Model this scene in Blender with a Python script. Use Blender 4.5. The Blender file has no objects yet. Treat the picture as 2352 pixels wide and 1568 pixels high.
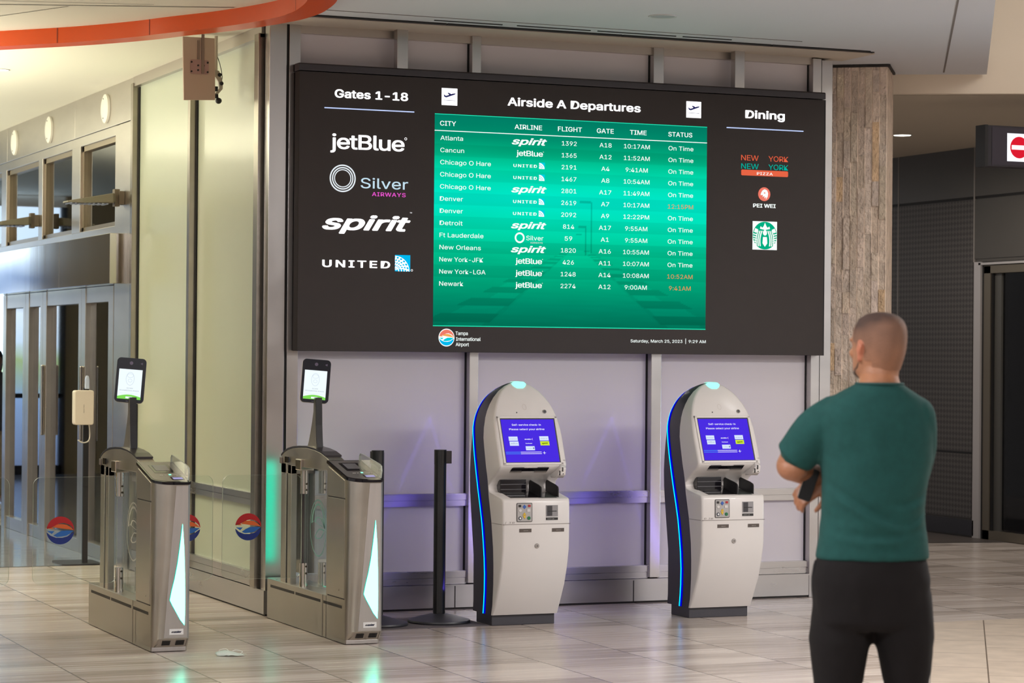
import bpy, bmesh, math, random
from mathutils import Vector, Matrix, noise

R = math.radians
random.seed(7)
SC = bpy.context.scene
COL = SC.collection

# ------------------------------------------------------------------ camera
# world: the wall with the departure board is the plane Y = 0 (facing -Y),
# the frosted wall with the sliding doors is the plane X = 0 (facing -X)
YAW, PITCH, ROLL = 0.40191, 0.005385, 0.008582
CAM = Vector((-4.49, -14.43, 1.62))


def camera():
    fw0 = Vector((math.sin(YAW), math.cos(YAW), 0))
    rt0 = Vector((math.cos(YAW), -math.sin(YAW), 0))
    up0 = Vector((0, 0, 1))
    fw = fw0 * math.cos(PITCH) + up0 * math.sin(PITCH)
    up1 = -fw0 * math.sin(PITCH) + up0 * math.cos(PITCH)
    rt = rt0 * math.cos(ROLL) + up1 * math.sin(ROLL)
    up = -rt0 * math.sin(ROLL) + up1 * math.cos(ROLL)
    cd = bpy.data.cameras.new('camera')
    cd.sensor_width = 36.0
    cd.lens = 36.0 * 5618.7 / 2352.0
    cd.clip_start, cd.clip_end = 0.1, 200
    cd.dof.use_dof = True
    cd.dof.focus_distance = 14.6
    cd.dof.aperture_fstop = 5.0
    co = bpy.data.objects.new('camera', cd)
    COL.objects.link(co)
    m = Matrix((rt, up, -fw)).transposed().to_4x4()
    m.translation = CAM
    co.matrix_world = m
    SC.camera = co


camera()


# ------------------------------------------------------------------ light
def lin(c):
    c = c / 255.0
    return c / 12.92 if c <= 0.04045 else ((c + 0.055) / 1.055) ** 2.4


def rgb(r, g, b, a=1.0):
    return (lin(r), lin(g), lin(b), a)


def world():
    w = bpy.data.worlds.new('hall_surroundings')
    SC.world = w
    w.use_nodes = True
    nt = w.node_tree
    nt.nodes.clear()
    out = nt.nodes.new('ShaderNodeOutputWorld')
    bg = nt.nodes.new('ShaderNodeBackground')
    tc = nt.nodes.new('ShaderNodeTexCoord')
    sep = nt.nodes.new('ShaderNodeSeparateXYZ')
    rp = nt.nodes.new('ShaderNodeValToRGB')
    ma = nt.nodes.new('ShaderNodeMath')
    ma.operation = 'MULTIPLY_ADD'
    ma.inputs[1].default_value = 0.5
    ma.inputs[2].default_value = 0.5
    # a big bright concourse: darker deck below, brighter band of windows at eye level
    e = rp.color_ramp.elements
    e[0].position = 0.0
    e[0].color = (0.30, 0.28, 0.26, 1)
    e[1].position = 1.0
    e[1].color = (0.62, 0.63, 0.66, 1)
    for p, c in ((0.46, (0.34, 0.32, 0.31, 1)), (0.50, (0.50, 0.48, 0.47, 1)),
                 (0.57, (0.70, 0.68, 0.68, 1)), (0.72, (0.62, 0.61, 0.63, 1))):
        n = e.new(p)
        n.color = c
    nz = nt.nodes.new('ShaderNodeTexNoise')
    nz.inputs['Scale'].default_value = 2.6
    nz.inputs['Detail'].default_value = 2.0
    mr = nt.nodes.new('ShaderNodeMapRange')
    mr.inputs[1].default_value = 0.35
    mr.inputs[2].default_value = 0.65
    mr.inputs[3].default_value = 0.55
    mr.inputs[4].default_value = 1.30
    L = nt.links.new
    L(tc.outputs['Generated'], sep.inputs[0])
    L(sep.outputs['Z'], ma.inputs[0])
    L(ma.outputs[0], rp.inputs[0])
    L(tc.outputs['Generated'], nz.inputs['Vector'])
    L(nz.outputs[0], mr.inputs[0])
    mx = nt.nodes.new('ShaderNodeMix')
    mx.data_type = 'RGBA'
    mx.blend_type = 'MULTIPLY'
    mx.inputs[0].default_value = 1.0
    L(rp.outputs[0], mx.inputs[6])
    L(mr.outputs[0], mx.inputs[7])
    L(mx.outputs[2], bg.inputs[0])
    bg.inputs[1].default_value = 1.15
    L(bg.outputs[0], out.inputs[0])


world()


def area(name, loc, to, sx, sy, power, color=(1, 1, 1), spread=180):
    d = bpy.data.lights.new(name, 'AREA')
    d.shape = 'RECTANGLE'
    d.size, d.size_y = sx, sy
    d.energy = power
    d.color = color
    d.spread = R(spread)
    o = bpy.data.objects.new(name, d)
    COL.objects.link(o)
    o.location = loc
    o.rotation_euler = (Vector(to) - Vector(loc)).to_track_quat('-Z', 'Y').to_euler()
    return o


HALL = (1.0, 0.985, 0.985)
WARM = (1.0, 0.985, 0.82)
DAY = (0.55, 0.75, 1.0)
area('hall_lamp', (-3.5, -7.0, 3.42), (-3.5, -7.0, 0), 3.0, 0.8, 200, HALL)
area('hall_lamp', (4.3, -6.0, 3.42), (4.3, -6.0, 0), 3.0, 0.8, 310, HALL)
area('hall_lamp', (7.2, -9.0, 3.42), (7.2, -9.0, 0), 3.0, 0.8, 225, HALL)
area('hall_lamp', (-2.4, -11.0, 3.42), (-2.4, -11.0, 0), 3.0, 0.8, 225, HALL)
# the passage on the left: warm cove lighting thrown at its ceiling
area('cove_lamp', (-3.0, 3.2, 2.5), (-3.0, 3.2, 3.65), 2.0, 3.0, 230, WARM)
area('cove_lamp', (-2.6, 8.0, 2.6), (-2.6, 8.0, 3.65), 1.5, 4.0, 200, WARM)
area('passage_lamp', (-2.4, 2.2, 3.55), (-1.0, 2.2, 0.0), 1.2, 2.5, 60, WARM)
area('inner_wall_fill', (1.6, 4.6, 2.6), (1.0, 7.0, 1.4), 1.0, 1.0, 70, WARM)  # unseen lamp added to brighten the tan inner wall
# cool fill lamp added low on the right to brighten the grey ceiling
area('ceiling_fill', (11.0, -2.0, .4), (0.9, -1.3, 3.66), 2.0, 1.6, 48, (.60, .80, 1.0), 60)
# the corridor on the right
area('corridor_lamp', (6.6, 3.2, 3.4), (6.6, 3.2, 0), 0.6, 0.6, 40, (1.0, 0.93, 0.82))
area('corridor_lamp', (5.2, -2.2, 4.3), (5.4, 0.3, 3.5), 0.8, 0.8, 16, HALL)

vs = SC.view_settings
SC.display_settings.display_device = 'sRGB'
vs.view_transform = 'Standard'
vs.look = 'None'
vs.gamma = 1.0
vs.use_curve_mapping = False
vs.exposure = 0.0
SC.cycles.max_bounces = 8
SC.cycles.transparent_max_bounces = 24
SC.cycles.use_denoising = True
SC.cycles.sample_clamp_indirect = 6.0
# ------------------------------------------------------------------ materials
MATS = {}


def mat(name, col, rough=0.5, metal=0.0, emit=None, strength=0.0, spec=0.5, coat=0.0, var=0.0,
        vscale=(6, 6, 6), bump=0.0, bscale=(20, 20, 20), rvar=0.0, sheen=0.0):
    if name in MATS:
        return MATS[name]
    m = bpy.data.materials.new(name)
    MATS[name] = m
    m.use_nodes = True
    nt = m.node_tree
    b = nt.nodes['Principled BSDF']
    b.inputs['Base Color'].default_value = col
    b.inputs['Roughness'].default_value = rough
    b.inputs['Metallic'].default_value = metal
    b.inputs['Specular IOR Level'].default_value = spec
    b.inputs['Coat Weight'].default_value = coat
    b.inputs['Sheen Weight'].default_value = sheen
    if emit:
        b.inputs['Emission Color'].default_value = emit
        b.inputs['Emission Strength'].default_value = strength
    L = nt.links.new
    if var or rvar or bump:
        tc = nt.nodes.new('ShaderNodeTexCoord')
    if var or rvar:
        mp = nt.nodes.new('ShaderNodeMapping')
        mp.inputs['Scale'].default_value = vscale
        nz = nt.nodes.new('ShaderNodeTexNoise')
        nz.inputs['Scale'].default_value = 1.0
        nz.inputs['Detail'].default_value = 5.0
        L(tc.outputs['Object'], mp.inputs[0])
        L(mp.outputs[0], nz.inputs['Vector'])
        if var:
            mr = nt.nodes.new('ShaderNodeMapRange')
            mr.inputs[1].default_value = 0.3
            mr.inputs[2].default_value = 0.7
            mr.inputs[3].default_value = 1 - var
            mr.inputs[4].default_value = 1 + var
            mx = nt.nodes.new('ShaderNodeMix')
            mx.data_type = 'RGBA'
            mx.blend_type = 'MULTIPLY'
            mx.inputs[0].default_value = 1
            mx.inputs[6].default_value = col
            L(nz.outputs[0], mr.inputs[0])
            L(mr.outputs[0], mx.inputs[7])
            L(mx.outputs[2], b.inputs['Base Color'])
        if rvar:
            m2 = nt.nodes.new('ShaderNodeMapRange')
            m2.inputs[1].default_value = 0.3
            m2.inputs[2].default_value = 0.7
            m2.inputs[3].default_value = max(0.02, rough - rvar)
            m2.inputs[4].default_value = rough + rvar
            L(nz.outputs[0], m2.inputs[0])
            L(m2.outputs[0], b.inputs['Roughness'])
    if bump:
        m3 = nt.nodes.new('ShaderNodeMapping')
        m3.inputs['Scale'].default_value = bscale
        n3 = nt.nodes.new('ShaderNodeTexNoise')
        n3.inputs['Scale'].default_value = 1.0
        n3.inputs['Detail'].default_value = 3.0
        bp = nt.nodes.new('ShaderNodeBump')
        bp.inputs['Strength'].default_value = bump
        bp.inputs['Distance'].default_value = 0.02
        L(tc.outputs['Object'], m3.inputs[0])
        L(m3.outputs[0], n3.inputs['Vector'])
        L(n3.outputs[0], bp.inputs['Height'])
        L(bp.outputs[0], b.inputs['Normal'])
    return m


def emis(name, col, strength=1.0):
    if name in MATS:
        return MATS[name]
    m = bpy.data.materials.new(name)
    MATS[name] = m
    m.use_nodes = True
    nt = m.node_tree
    nt.nodes.clear()
    o = nt.nodes.new('ShaderNodeOutputMaterial')
    e = nt.nodes.new('ShaderNodeEmission')
    e.inputs[0].default_value = col
    e.inputs[1].default_value = strength
    nt.links.new(e.outputs[0], o.inputs[0])
    return m


def attr_emis(name, strength=1.0):
    m = emis(name, (1, 1, 1, 1), strength)
    nt = m.node_tree
    a = nt.nodes.new('ShaderNodeVertexColor')
    a.layer_name = 'picture'
    nt.links.new(a.outputs[0], nt.nodes['Emission'].inputs[0])
    return m


def glass(name, tint, refl=0.5, rough=0.02, haze=0.0):
    """a thin pane: clear with a fresnel reflection"""
    if name in MATS:
        return MATS[name]
    m = bpy.data.materials.new(name)
    MATS[name] = m
    m.use_nodes = True
    nt = m.node_tree
    nt.nodes.clear()
    L = nt.links.new
    o = nt.nodes.new('ShaderNodeOutputMaterial')
    t = nt.nodes.new('ShaderNodeBsdfTransparent')
    t.inputs[0].default_value = tint
    g = nt.nodes.new('ShaderNodeBsdfGlossy')
    g.inputs['Roughness'].default_value = rough
    g.inputs['Color'].default_value = (1, 1, 1, 1)
    fr = nt.nodes.new('ShaderNodeFresnel')
    fr.inputs[0].default_value = 1.5
    mu = nt.nodes.new('ShaderNodeMath')
    mu.operation = 'MULTIPLY'
    mu.inputs[1].default_value = refl
    mu.use_clamp = True
    mx = nt.nodes.new('ShaderNodeMixShader')
    L(fr.outputs[0], mu.inputs[0])
    L(mu.outputs[0], mx.inputs[0])
    L(t.outputs[0], mx.inputs[1])
    L(g.outputs[0], mx.inputs[2])
    last = mx
    if haze:
        d = nt.nodes.new('ShaderNodeBsdfDiffuse')
        d.inputs[0].default_value = (0.7, 0.75, 0.75, 1)
        m2 = nt.nodes.new('ShaderNodeMixShader')
        m2.inputs[0].default_value = haze
        L(mx.outputs[0], m2.inputs[1])
        L(d.outputs[0], m2.inputs[2])
        last = m2
    L(last.outputs[0], o.inputs[0])
    return m


STEEL = mat('stainless_steel', (0.56, 0.54, 0.53, 1), 0.24, 1.0, var=0.04, vscale=(2, 2, 2), bump=0.018,
            bscale=(1.6, 1.6, 1.1), rvar=0.04)
STEEL_W = mat('brushed_steel_panel', (0.56, 0.54, 0.53, 1), 0.30, 1.0, var=0.04, vscale=(1.5, 1.5, 6), bump=0.02,
              bscale=(.9, .9, .9), rvar=0.04)
STEEL_G = mat('gate_steel', (0.43, 0.40, 0.35, 1), 0.33, 0.9, var=0.08, vscale=(4, 4, 5), bump=0.015,
              bscale=(3, 3, 1.5), rvar=0.06)
STEEL_F = mat('satin_front_steel', (0.46, 0.43, 0.41, 1), 0.42, 0.8, var=0.05, vscale=(30, 30, 3))
STEEL_D = mat('steel_shadow_gap', rgb(38, 33, 30), 0.6)
CHROME = mat('polished_pivot_steel', (0.60, 0.56, 0.50, 1), 0.16, 1.0)
BLACK = mat('black_rubber_gasket', rgb(16, 14, 14), 0.6)
PANEL = mat('frosted_panel_grey', rgb(208, 202, 206), 0.32, coat=0.25, var=0.02, vscale=(1, 1, 1))
PANEL_L = mat('frosted_panel_green_white', rgb(186, 191, 168), 0.30, coat=0.3, var=0.02, vscale=(1, 1, 1))
BOARD = mat('led_board_black', rgb(44, 36, 34), 0.62, var=0.05, vscale=(9, 9, 9))
BOARD_T = mat('led_board_trim', rgb(52, 48, 53), 0.38)
CEIL = mat('ceiling_paint_grey', rgb(206, 207, 212), 0.75, var=0.015, vscale=(1, 1, 1))
CEIL_W = mat('ceiling_paint_cream', rgb(236, 232, 214), 0.8)
BEIGE = mat('soffit_beige', rgb(198, 186, 170), 0.7)
ORANGE = mat('orange_ring_paint', rgb(216, 80, 10), 0.32, spec=0.4)
WHITE_PL = mat('kiosk_white_plastic', rgb(216, 211, 208), 0.30, coat=0.15)
SHELL = mat('kiosk_dark_shell', rgb(46, 44, 52), 0.35)
PLINTH = mat('kiosk_plinth_grey', rgb(58, 56, 62), 0.45)
GLOSSB = mat('glossy_black', rgb(20, 18, 24), 0.08, coat=0.5)
MATTB = mat('matt_black', rgb(26, 25, 27), 0.42)
CYAN = emis('cyan_led', (0.0, 0.55, 1.0, 1), 1.9)
BLUEG = emis('blue_led_halo', (0.0, 0.0, 0.62, 1), 1.0)
TEAL_T = emis('teal_top_light', (0.30, 1.0, 0.74, 1), 1.6)
TEAL = emis('teal_led', (0.0, 0.75, 0.46, 1), 1.0)
ARROW = emis('arrow_light', (0.14, 1.0, 0.68, 1), 6.0)
ARROW_E = emis('arrow_light_edge', (0.02, 0.62, 0.42, 1), 0.9)
SCREENW = emis('white_screen', (0.86, 0.96, 1.0, 1), 1.05)
WLET = emis('white_lettering', (1, 0.99, 1, 1), 1.6)
WLET2 = emis('soft_white_lettering', (0.93, 1.0, 0.97, 1), 1.05)
E_BLUEW = emis('pale_blue_rule', (0.55, 0.66, 1.0, 1), 1.0)
E_SILV = emis('silver_lettering', (0.60, 0.80, 0.92, 1), 0.95)
E_MAG = emis('magenta_lettering', (0.82, 0.10, 0.62, 1), 1.0)
E_ORG = emis('orange_lettering', (0.80, 0.30, 0.09, 1), 1.0)
E_RED = emis('red_orange_lettering', (0.80, 0.13, 0.06, 1), 1.0)
E_TEAL = emis('teal_lettering', (0.0, 0.46, 0.36, 1), 1.0)
E_SKY = emis('sky_blue_logo', (0.0, 0.48, 0.86, 1), 1.0)
E_GRN = emis('cafe_green', (0.0, 0.42, 0.22, 1), 1.0)
E_NAVY = emis('icon_navy', (0.02, 0.02, 0.10, 1), 1.0)
E_KIOSK = emis('kiosk_screen_blue', (0.072, 0.028, 0.80, 1), 0.95)
E_LIME = emis('lime_button', (0.62, 0.80, 0.04, 1), 1.0)
E_GREY = emis('grey_screen_ink', (0.34, 0.37, 0.40, 1), 1.0)
E_PALE = emis('pale_screen_ink', (0.62, 0.70, 0.78, 1), 1.0)
E_LGREEN = emis('screen_green', (0.22, 0.72, 0.10, 1), 1.0)
E_SALMON = emis('salmon_logo', (0.86, 0.20, 0.14, 1), 1.0)
E_GOLD = emis('amber_logo', (0.90, 0.40, 0.10, 1), 1.0)
E_CYANL = emis('cyan_logo', (0.0, 0.62, 0.75, 1), 1.0)
D_RED = mat('decal_red', rgb(186, 26, 34), 0.4)
D_ORG = mat('decal_orange', rgb(226, 104, 44), 0.4)
D_BLUE = mat('decal_blue', rgb(36, 104, 184), 0.4)
D_NAVY = mat('decal_navy', rgb(22, 48, 128), 0.4)
GLASS = glass('clear_flap_glass', (0.95, 0.975, 0.965, 1), 0.55, 0.03)
GLASS_D = glass('door_glass', (0.70, 0.70, 0.68, 1), 1.0, 0.02)
GLASS_B = glass('dark_door_glass', (0.22, 0.24, 0.28, 1), 0.9, 0.05)
RIM = mat('glass_rim', rgb(176, 182, 170), 0.25, spec=0.6)
ETCH = mat('etched_glass_line', rgb(120, 170, 160), 0.5)
ETCH_W = mat('etched_glass_line_pale', rgb(196, 194, 182), 0.5)


def floor_mat():
    m = bpy.data.materials.new('wood_look_tile')
    m.use_nodes = True
    nt = m.node_tree
    b = nt.nodes['Principled BSDF']
    L = nt.links.new
    N = nt.nodes.new
    tc = N('ShaderNodeTexCoord')
    sp = N('ShaderNodeSeparateXYZ')
    L(tc.outputs['Object'], sp.inputs[0])

    def math_(op, a, bb=None, c=None):
        n = N('ShaderNodeMath')
        n.operation = op
        for i, v in enumerate((a, bb, c)):
            if v is None:
                continue
            if isinstance(v, (int, float)):
                n.inputs[i].default_value = v
            else:
                L(v, n.inputs[i])
        return n.outputs[0]
    u = math_('MULTIPLY_ADD', sp.outputs['X'], 1 / 0.606, 1.81 + 20)
    ui = math_('FLOOR', u)
    uf = math_('FRACT', u)
    v = math_('ADD', math_('MULTIPLY', sp.outputs['Y'], 1 / 0.20), math_('MULTIPLY', ui, 0.37))
    vi = math_('FLOOR', v)
    cv = N('ShaderNodeCombineXYZ')
    L(ui, cv.inputs[0])
    L(vi, cv.inputs[1])
    wn = N('ShaderNodeTexWhiteNoise')
    L(cv.outputs[0], wn.inputs['Vector'])
    mp = N('ShaderNodeMapping')
    mp.inputs['Scale'].default_value = (1.3, 26, 1)
    nz = N('ShaderNodeTexNoise')
    nz.inputs['Scale'].default_value = 1.0
    nz.inputs['Detail'].default_value = 6
    nz.inputs['Roughness'].default_value = 0.62
    L(tc.outputs['Object'], mp.inputs[0])
    L(mp.outputs[0], nz.inputs['Vector'])
    tone = math_('ADD', math_('MULTIPLY', nz.outputs[0], 0.75), math_('MULTIPLY', wn.outputs[0], 0.26))
    rp = N('ShaderNodeValToRGB')
    e = rp.color_ramp.elements
    e[0].position, e[0].color = 0.28, rgb(148, 134, 124)
    e[1].position, e[1].color = 0.78, rgb(222, 210, 202)
    k = e.new(0.5)
    k.color = rgb(194, 181, 172)
    L(tone, rp.inputs[0])
    # joints across the grain, every 0.6 m
    d = math_('MINIMUM', uf, math_('SUBTRACT', 1.0, uf))
    ln = math_('LESS_THAN', d, 0.0075)
    mx = N('ShaderNodeMix')
    mx.data_type = 'RGBA'
    L(math_('MULTIPLY', ln, 0.75), mx.inputs[0])
    L(rp.outputs[0], mx.inputs[6])
    mx.inputs[7].default_value = rgb(84, 74, 66)
    L(mx.outputs[2], b.inputs['Base Color'])
    rr = math_('MULTIPLY_ADD', nz.outputs[0], 0.22, 0.13)
    L(rr, b.inputs['Roughness'])
    b.inputs['Specular IOR Level'].default_value = 0.45
    return m


def stone_tile_mat():
    m = bpy.data.materials.new('beige_stone_tile')
    m.use_nodes = True
    nt = m.node_tree
    b = nt.nodes['Principled BSDF']
    L = nt.links.new
    N = nt.nodes.new
    tc = N('ShaderNodeTexCoord')
    mp = N('ShaderNodeMapping')
    mp.inputs['Rotation'].default_value = (0, 0, R(90))
    L(tc.outputs['Object'], mp.inputs[0])
    br = N('ShaderNodeTexBrick')
    br.offset = 0.5
    br.inputs['Color1'].default_value = rgb(184, 168, 152)
    br.inputs['Color2'].default_value = rgb(174, 158, 142)
    br.inputs['Mortar'].default_value = rgb(92, 76, 62)
    br.inputs['Scale'].default_value = 1.0
    br.inputs['Mortar Size'].default_value = 0.004
    br.inputs['Brick Width'].default_value = 0.62
    br.inputs['Row Height'].default_value = 0.31
    L(mp.outputs[0], br.inputs[0])
    nz = N('ShaderNodeTexNoise')
    nz.inputs['Scale'].default_value = 7
    nz.inputs['Detail'].default_value = 6
    L(tc.outputs['Object'], nz.inputs['Vector'])
    mr = N('ShaderNodeMapRange')
    mr.inputs[1].default_value, mr.inputs[2].default_value = 0.3, 0.7
    mr.inputs[3].default_value, mr.inputs[4].default_value = 0.86, 1.1
    L(nz.outputs[0], mr.inputs[0])
    mx = N('ShaderNodeMix')
    mx.data_type = 'RGBA'
    mx.blend_type = 'MULTIPLY'
    mx.inputs[0].default_value = 1
    L(br.outputs[0], mx.inputs[6])
    L(mr.outputs[0], mx.inputs[7])
    L(mx.outputs[2], b.inputs['Base Color'])
    b.inputs['Roughness'].default_value = 0.45
    return m


def stone_mat():
    m = mat('split_travertine', rgb(214, 198, 184), 0.85, var=0.16, vscale=(14, 14, 12), bump=0.8, bscale=(45, 45, 38))
    nt = m.node_tree
    at = nt.nodes.new('ShaderNodeVertexColor')
    at.layer_name = 'tone'
    b = nt.nodes['Principled BSDF']
    src = b.inputs['Base Color'].links[0].from_socket
    mx = nt.nodes.new('ShaderNodeMix')
    mx.data_type = 'RGBA'
    mx.blend_type = 'MULTIPLY'
    mx.inputs[0].default_value = 1
    nt.links.new(src, mx.inputs[6])
    nt.links.new(at.outputs[0], mx.inputs[7])
    nt.links.new(mx.outputs[2], b.inputs['Base Color'])
    return m


def mesh_panel_mat():
    """dark metal panel with a fine diagonal perforation"""
    m = mat('perforated_dark_panel', rgb(74, 70, 68), 0.5)
    nt = m.node_tree
    b = nt.nodes['Principled BSDF']
    tc = nt.nodes.new('ShaderNodeTexCoord')
    mp = nt.nodes.new('ShaderNodeMapping')
    mp.inputs['Rotation'].default_value = (R(45), 0, 0)
    mp.inputs['Scale'].default_value = (1, 28, 28)
    ck = nt.nodes.new('ShaderNodeTexChecker')
    ck.inputs['Scale'].default_value = 1.0
    ck.inputs['Color1'].default_value = rgb(84, 79, 77)
    ck.inputs['Color2'].default_value = rgb(58, 54, 53)
    L = nt.links.new
    L(tc.outputs['Object'], mp.inputs[0])
    L(mp.outputs[0], ck.inputs[0])
    L(ck.outputs[0], b.inputs['Base Color'])
    return m
# ------------------------------------------------------------------ mesh helpers
class MB:
    def __init__(s):
        s.v, s.f, s.m, s.cur = [], [], [], 0

    def add(s, vs, fs, k=None):
        o = len(s.v)
        s.v += [tuple(p) for p in vs]
        for f in fs:
            s.f.append(tuple(i + o for i in f))
            s.m.append(s.cur if k is None else k)

    def box(s, x0, x1, y0, y1, z0, z1, k=None):
        s.add([(x, y, z) for z in (z0, z1) for y in (y0, y1) for x in (x0, x1)],
              [(0, 2, 3, 1), (4, 5, 7, 6), (0, 1, 5, 4), (2, 6, 7, 3), (0, 4, 6, 2), (1, 3, 7, 5)], k)

    def loft(s, rings, closed=True, cap0=True, cap1=True, k=None):
        n = len(rings[0])
        vs = [p for r in rings for p in r]
        fs = []
        for i in range(len(rings) - 1):
            for j in range(n if closed else n - 1):
                a, b = i * n + j, i * n + (j + 1) % n
                fs.append((a, b, b + n, a + n))
        if cap0:
            fs.append(tuple(reversed(range(n))))
        if cap1:
            fs.append(tuple(range((len(rings) - 1) * n, len(rings) * n)))
        s.add(vs, fs, k)

    def prism(s, poly, axis, a0, a1, k=None):
        """poly: 2D points; axis the extrusion axis: x->(y,z) y->(x,z) z->(x,y)"""
        def P(q, a):
            return {'x': (a, q[0], q[1]), 'y': (q[0], a, q[1]), 'z': (q[0], q[1], a)}[axis]
        s.loft([[P(q, a0) for q in poly], [P(q, a1) for q in poly]], k=k)

    def cyl(s, p0, p1, r0, r1=None, n=20, k=None):
        r1 = r0 if r1 is None else r1
        p0, p1 = Vector(p0), Vector(p1)
        d = (p1 - p0).normalized()
        a = d.orthogonal().normalized()
        b = d.cross(a)
        ring = lambda c, r: [c + (a * math.cos(t) + b * math.sin(t)) * r for t in [2 * math.pi * i / n for i in range(n)]]
        s.loft([ring(p0, r0), ring(p1, r1)], k=k)

    def lathe(s, prof, c=(0, 0, 0), n=40, k=None):
        c = Vector(c)
        rings = [[c + Vector((r * math.cos(t), r * math.sin(t), z)) for t in [2 * math.pi * i / n for i in range(n)]]
                 for r, z in prof]
        s.loft(rings, k=k)

    def tube(s, pts, rad, n=10, k=None):
        pts = [Vector(p) for p in pts]
        rads = rad if isinstance(rad, (list, tuple)) else [rad] * len(pts)
        d0 = (pts[1] - pts[0]).normalized()
        a = d0.orthogonal().normalized()
        rings = []
        for i, p in enumerate(pts):
            d = (pts[min(i + 1, len(pts) - 1)] - pts[max(i - 1, 0)]).normalized()
            a = (a - d * a.dot(d)).normalized()
            b = d.cross(a)
            rings.append([p + (a * math.cos(t) + b * math.sin(t)) * rads[i] for t in [2 * math.pi * j / n for j in range(n)]])
        s.loft(rings, k=k)

    def ball(s, c, r, n=16, m=10, k=None, rot=None):
        """ellipsoid, r = (rx, ry, rz)"""
        c = Vector(c)
        if not isinstance(r, (tuple, list)):
            r = (r, r, r)
        rings = []
        for i in range(m + 1):
            ph = -math.pi / 2 + math.pi * (i + 0.02) / (m + 0.04)
            ring = []
            for j in range(n):
                t = 2 * math.pi * j / n
                q = Vector((r[0] * math.cos(ph) * math.cos(t), r[1] * math.cos(ph) * math.sin(t), r[2] * math.sin(ph)))
                if rot:
                    q = rot @ q
                ring.append(c + q)
            rings.append(ring)
        s.loft(rings, k=k)


def rrect(x0, x1, z0, z1, r, n=5):
    pts = []
    for cx, cz, a in ((x1 - r, z1 - r, 0), (x0 + r, z1 - r, 90), (x0 + r, z0 + r, 180), (x1 - r, z0 + r, 270)):
        for i in range(n + 1):
            t = R(a + 90 * i / n)
            pts.append((cx + r * math.cos(t), cz + r * math.sin(t)))
    return pts


def obj(name, mb, mats, parent=None, smooth=False, bevel=0.0, seg=2):
    me = bpy.data.meshes.new(name)
    me.from_pydata(mb.v, [], mb.f)
    if not isinstance(mats, (list, tuple)):
        mats = [mats]
    for m in mats:
        me.materials.append(m)
    me.polygons.foreach_set('material_index', mb.m)
    bm = bmesh.new()
    bm.from_mesh(me)
    bmesh.ops.recalc_face_normals(bm, faces=bm.faces)
    bm.to_mesh(me)
    bm.free()
    o = bpy.data.objects.new(name, me)
    COL.objects.link(o)
    if parent is not None:
        o.parent = parent
    if bevel:
        b = o.modifiers.new('bevel', 'BEVEL')
        b.width = bevel
        b.segments = seg
        b.limit_method = 'ANGLE'
        b.angle_limit = R(40)
        b.harden_normals = False
    if smooth:
        shade(me, smooth if not isinstance(smooth, bool) else 40)
    me.update()
    return o


def shade(me, ang=40):
    me.polygons.foreach_set('use_smooth', [True] * len(me.polygons))
    bm = bmesh.new()
    bm.from_mesh(me)
    for e in bm.edges:
        if len(e.link_faces) == 2:
            e.smooth = e.calc_face_angle(0) < R(ang)
    bm.to_mesh(me)
    bm.free()


def tag(o, label=None, cat=None, group=None, kind=None):
    if label:
        o['label'] = label
    if cat:
        o['category'] = cat
    if group:
        o['group'] = group
    if kind:
        o['kind'] = kind
    return o


def thing(name, loc, label, cat, rz=0.0, group=None):
    o = bpy.data.objects.new(name, None)
    o.empty_display_size = 0.1
    COL.objects.link(o)
    o.location = loc
    o.rotation_euler = (0, 0, rz)
    return tag(o, label, cat, group)


def struct(name, mb, mats, label=None, cat=None, **kw):
    o = obj(name, mb, mats, **kw)
    return tag(o, label, cat, None, 'structure')


def copy_tree(o, parent=None):
    c = o.copy()
    COL.objects.link(c)
    if parent is not None:
        c.parent = parent
    for ch in list(o.children):
        copy_tree(ch, c)
    return c


_TXT = {}


def board_font():
    """a humanist sans that ships inside Blender; Blender's default letters otherwise"""
    try:
        import os
        d = os.path.join(bpy.utils.resource_path('LOCAL'), 'datafiles', 'fonts')
        for n in ('Inter.woff2',):
            q = os.path.join(d, n)
            if os.path.exists(q):
                return bpy.data.fonts.load(q)
    except Exception:
        pass
    return None


FONT = board_font()
CAPH = 0.727


def glyphs(s, bold=0.0, shear=0.0, space=1.0):
    key = (s, bold, shear, space)
    if key not in _TXT:
        cu = bpy.data.curves.new('t', 'FONT')
        cu.body = s
        if FONT:
            cu.font = FONT
        cu.size = 1.0
        cu.resolution_u = 3
        cu.shear = shear
        cu.space_character = space
        o = bpy.data.objects.new('t', cu)
        COL.objects.link(o)
        dg = bpy.context.evaluated_depsgraph_get()
        me = bpy.data.meshes.new_from_object(o.evaluated_get(dg))
        vs = [tuple(v.co) for v in me.vertices]
        fs = [tuple(p.vertices) for p in me.polygons]
        bpy.data.objects.remove(o)
        bpy.data.curves.remove(cu)
        bpy.data.meshes.remove(me)
        _TXT[key] = (vs, fs)
    return _TXT[key]


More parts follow.
